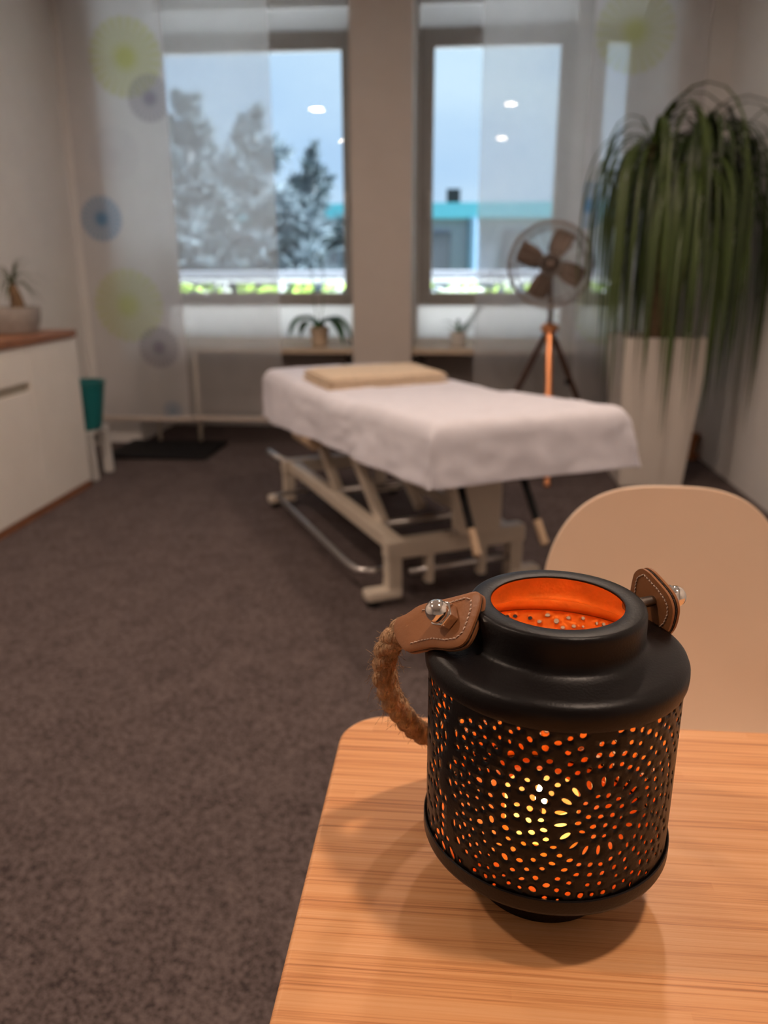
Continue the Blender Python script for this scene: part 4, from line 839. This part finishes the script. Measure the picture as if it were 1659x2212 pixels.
NR = (.891, .454, 0); TR = (-.454, .891, 0); BR = (0, 0, 1); PR = (.060, .0306, .158)
outR = [(18.0,5.2), (16.6,11.0), (9.7,15.8), (-4.4,10.6), (-11.6,7.2), (-15.4,1.7), (-15.4,-5.), (-13.5,-13), (-6,-22), (6,-24), (16,-18), (19,-6)]
stR = [(6,-16), (-5,-15), (-10,-9), (-12,-3), (-11.4,1.6), (-8.5,4.6), (-3.2,7.6), (8.8,12), (13.4,8.6), (14.4,4.4), (14.4,-4)]
wr = tab(PR, TR, BR, NR, outR, stR, 'brown leather tab standing off the neck on a threaded bolt')
bolt((.0385, .0196, .158), (.0602, .0307, .158), NR)

# rope handle hanging down behind the lantern
RP = catmull([(-.066,.004,.1500), (-.078,.012,.1440), (-.0875,.019,.1300), (-.0905,.026,.1120), (-.0885,.033,.0930), (-.0815,.044,.0715), (-.069,.060,.0490), (-.040,.080,.0290), (0,.092,.0220), (.038,.088,.0350), (.058,.075,.0660), (.064,.062,.1000), (.060,.050,.1300), (.056,.044,.1420)], 14)
RP = [LO+p for p in RP]
def rope():
    m = MB(); K = len(RP); prev = None; fr_ = []; L = 0; acc = [0]
    for i in range(1, K): L += (RP[i]-RP[i-1]).length; acc.append(L)
    for i in range(K):
        tg = (RP[min(i+1, K-1)]-RP[max(i-1, 0)]).normalized()
        if prev is None: nn = tg.cross(Vector((0,1,0))).normalized()
        else: nn = (prev-tg*prev.dot(tg)).normalized()
        prev = nn; fr_.append((tg, nn, tg.cross(nn)))
    for s in range(3):
        pts = []; rs = []
        for i in range(K):
            a = 2*PI*(acc[i]/.036 + s/3); tg, nn, bb = fr_[i]
            wob = .0004*noise.noise(RP[i]*220+Vector((s*3, 0, 0)))
            pts.append(RP[i] + (nn*math.cos(a)+bb*math.sin(a))*.0025); rs.append(.0049+wob*2)
        m.tube(pts, rs, 12)
    o = m.build('rope_handle', M['rope'], lan, smooth=True)
    f = MB(); rnd = random.Random(5)
    for k in range(1500):
        i = rnd.randrange(2, K-2); tg, nn, bb = fr_[i]; a = rnd.uniform(0, 2*PI); d = nn*math.cos(a)+bb*math.sin(a)
        p = RP[i] + d*.0066; ln = rnd.choice((.0015, .002, .002, .003, .003, .004, .007)) * rnd.uniform(.6, 1.3)
        v = (d*rnd.uniform(.15, 1.0) + tg*rnd.uniform(-1.2, 1.2) + d.cross(tg)*rnd.uniform(-.9, .9)).normalized(); c = d.cross(tg)*rnd.uniform(-1, 1)
        pts = []
        for j in range(4): s = j/3; pts.append(p + v*ln*s + c*ln*.6*s*s + Vector((0,0,-1))*ln*.3*s*s)
        f.tube(pts, .00010, 3, cap=False)
    fo = f.build('jute_fibre', M['rope'], o); fo['kind'] = 'stuff'
rope()
# fine dust specks lie flush on the shoulder and are left to the lacquer's own relief

# ------------------------------------------------------------------ burning tealight inside the lantern
TC = LO + Vector((-.0015, 0, .0336))
def wax_mat():
    m = bpy.data.materials.new('translucent_wax'); m.use_nodes = True; nt = m.node_tree; nt.nodes.clear()
    o = N(nt, 'ShaderNodeOutputMaterial'); a = N(nt, 'ShaderNodeBsdfTranslucent'); d = N(nt, 'ShaderNodeBsdfDiffuse'); x = N(nt, 'ShaderNodeMixShader'); x.inputs[0].default_value = .25
    a.inputs['Color'].default_value = (.97,.74,.34,1); d.inputs['Color'].default_value = (.9,.72,.4,1)
    nt.links.new(a.outputs[0], x.inputs[1]); nt.links.new(d.outputs[0], x.inputs[2]); nt.links.new(x.outputs[0], o.inputs['Surface']); return m
tea = thing('tealight', 'lit tealight candle glowing inside the lantern', 'candle', TC)
M['wax'] = wax_mat()
MB().lathe([(.0185,.0), (.0192,.0015), (.0198,.012), (.0200,.0205)], TC, 40).build('cup', M['wax'], tea, smooth=True)
MB().lathe([(0,.0010), (.0185,.0010)], TC, 40).build('wax', M['wax'], tea, smooth=True)
MB().tube([TC+Vector((0,0,.001)), TC+Vector((.0003,0,.0125))], .0007, 8).build('wick', M['black_rubber'], tea)
fl = [(0.0,.0105), (.0016,.0112), (.0028,.0135), (.0033,.0165), (.0030,.0200), (.0021,.0240), (.0011,.0275), (0,.0300)]
MB().lathe(fl, TC, 16).build('flame', emit('candle_flame', (1.0,.62,.24), 95.0), tea, smooth=True)

# ------------------------------------------------------------------ outside
struct(MB().box((-60, 13.2, -6.2), (60, 90, -6.0)).build('ground', M['ground']))
t = thing('balcony_railing', 'grey and white balcony railing outside the windows', 'railing', (0, 7.0, -.10))
MB().box((-6, 6.95, 1.000), (6, 7.10, 1.052)).build('coping', M['coping'], t, bevel=.01)
MB().box((-6, 6.98, .955), (6, 7.04, .990)).build('rail', M['whitepaint'], t)
for k in range(25): x = -6+.5*k; MB().box((x-.02, 6.99, -.10), (x+.02, 7.03, 1.0)).build('post', M['whitepaint'], t)
struct(MB().box((-9, 5.76, -.22), (9, 13, -.10)).build('bounce_terrace', mat('white_bounce_gravel', (.82,.82,.81), .9, var=.10, scale=60)))  # unseen white terrace, added to bounce sunlight into the room
for k in range(9):
    cx = -4.0 + k*.8; rnd = random.Random(k)
    w = ['at the far left', 'left of the pines', 'below the pines', 'under the left window', 'left of the centre pier', 'right of the centre pier', 'under the right window', 'behind the fan', 'at the far right'][k]
    h = thing('balcony_planter', 'green shrub in a white box on the balcony railing ' + w, 'planter', (cx, 7.20, .60), 'balcony planters')
    MB().box((cx-.38, 7.105, .60), (cx+.38, 7.32, .76)).build('box', M['whitepaint'], h)
    b = MB(); b2 = MB()
    for j in range(150):
        p = Vector((cx+rnd.uniform(-.38, .38), 7.21+rnd.uniform(-.10, .11), .74+rnd.uniform(0, .20))); s = rnd.uniform(.02, .05); a = Vector((rnd.uniform(-1, 1), rnd.uniform(-1, 1), rnd.uniform(-.3, 1))).normalized(); c = a.orthogonal().normalized(); d_ = a.cross(c)
        (b2 if (j % 3 == 0 and k > 3) or j % 11 == 0 else b).add([p-c*s, p+d_*s*.5, p+c*s, p-d_*s*.5], [(0,1,2,3)])
    b.build('foliage', M['hedge'], h); b2.build('blooms', M['bloom'], h)
# long house with a turquoise roof edge
t = thing('neighbouring_house', 'long grey house with turquoise roof edge beyond the balcony', 'building', (3, 33, -6))
MB().box((-9, 30, -6), (26, 38, 2.75)).build('wall', M['bldg'], t)
MB().box((-9.3, 29.7, 2.75), (26.3, 38.3, 3.26)).build('roof_edge', M['turq'], t)
MB().box((-.45, 33, 3.26), (.08, 33.5, 4.0)).build('chimney', M['black_rubber'], t)
MB().tube([(.57, 29.85, -6), (.57, 29.85, 2.75)], .20, 10).build('downpipe', mat('pale_blue_pipe', (.16,.27,.40), .6), t)
for k in range(9):
    x = -8.2+1.02*k if k < 8 else 1.6
    f = MB().box((x, 29.93, .9), (x+.82, 30.0, 2.3)).build('window', M['bldg_win'], t)
    MB().box((x+.05, 29.90, .95), (x+.77, 29.935, 2.25)).build('pane', M['bldg_win'], f)
# pines
def pine(x, y, top, spread, label, seed):
    rnd = random.Random(seed); root = thing('pine_tree', label, 'tree', (x, y, -6), 'pines beyond the balcony')
    MB().tube([(x, y, -6), (x+.05, y, top-1.2), (x, y, top-.15)], [.28, .14, .03], 10).build('trunk', M['pinebark'], root, smooth=True)
    b = MB()
    for k in range(90):
        q = (k/89)**.9; z = top - .2 - q*6.2; a = rnd.uniform(0, 2*PI); ln = spread*(.06+1.45*q**.75)*rnd.uniform(.6, 1.1)
        tip = Vector((x+math.cos(a)*ln, y+math.sin(a)*ln, z+rnd.uniform(.05, .45))); base = Vector((x, y, z-.1))
        b.tube([base, tip], [.04, .015], 5)
        for j in range(5):
            c = base.lerp(tip, .35+.16*j); L = (.34+.16*rnd.random())*(.55+.45*min(1, q*3))
            for i in range(13):
                d = Vector((rnd.gauss(0, 1), rnd.gauss(0, 1), rnd.gauss(.45, .8))).normalized(); s = d.orthogonal().normalized()*.06
                b.add([c-s, c+s, c+d*L], [(0,1,2)]); s2 = d.cross(s)
                b.add([c-s2, c+s2, c+d*L], [(0,1,2)])
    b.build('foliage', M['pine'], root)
pine(-3.85, 16.0, 3.75, 1.75, 'tallest haze-tinted blue-green pine outside the left window', 1)
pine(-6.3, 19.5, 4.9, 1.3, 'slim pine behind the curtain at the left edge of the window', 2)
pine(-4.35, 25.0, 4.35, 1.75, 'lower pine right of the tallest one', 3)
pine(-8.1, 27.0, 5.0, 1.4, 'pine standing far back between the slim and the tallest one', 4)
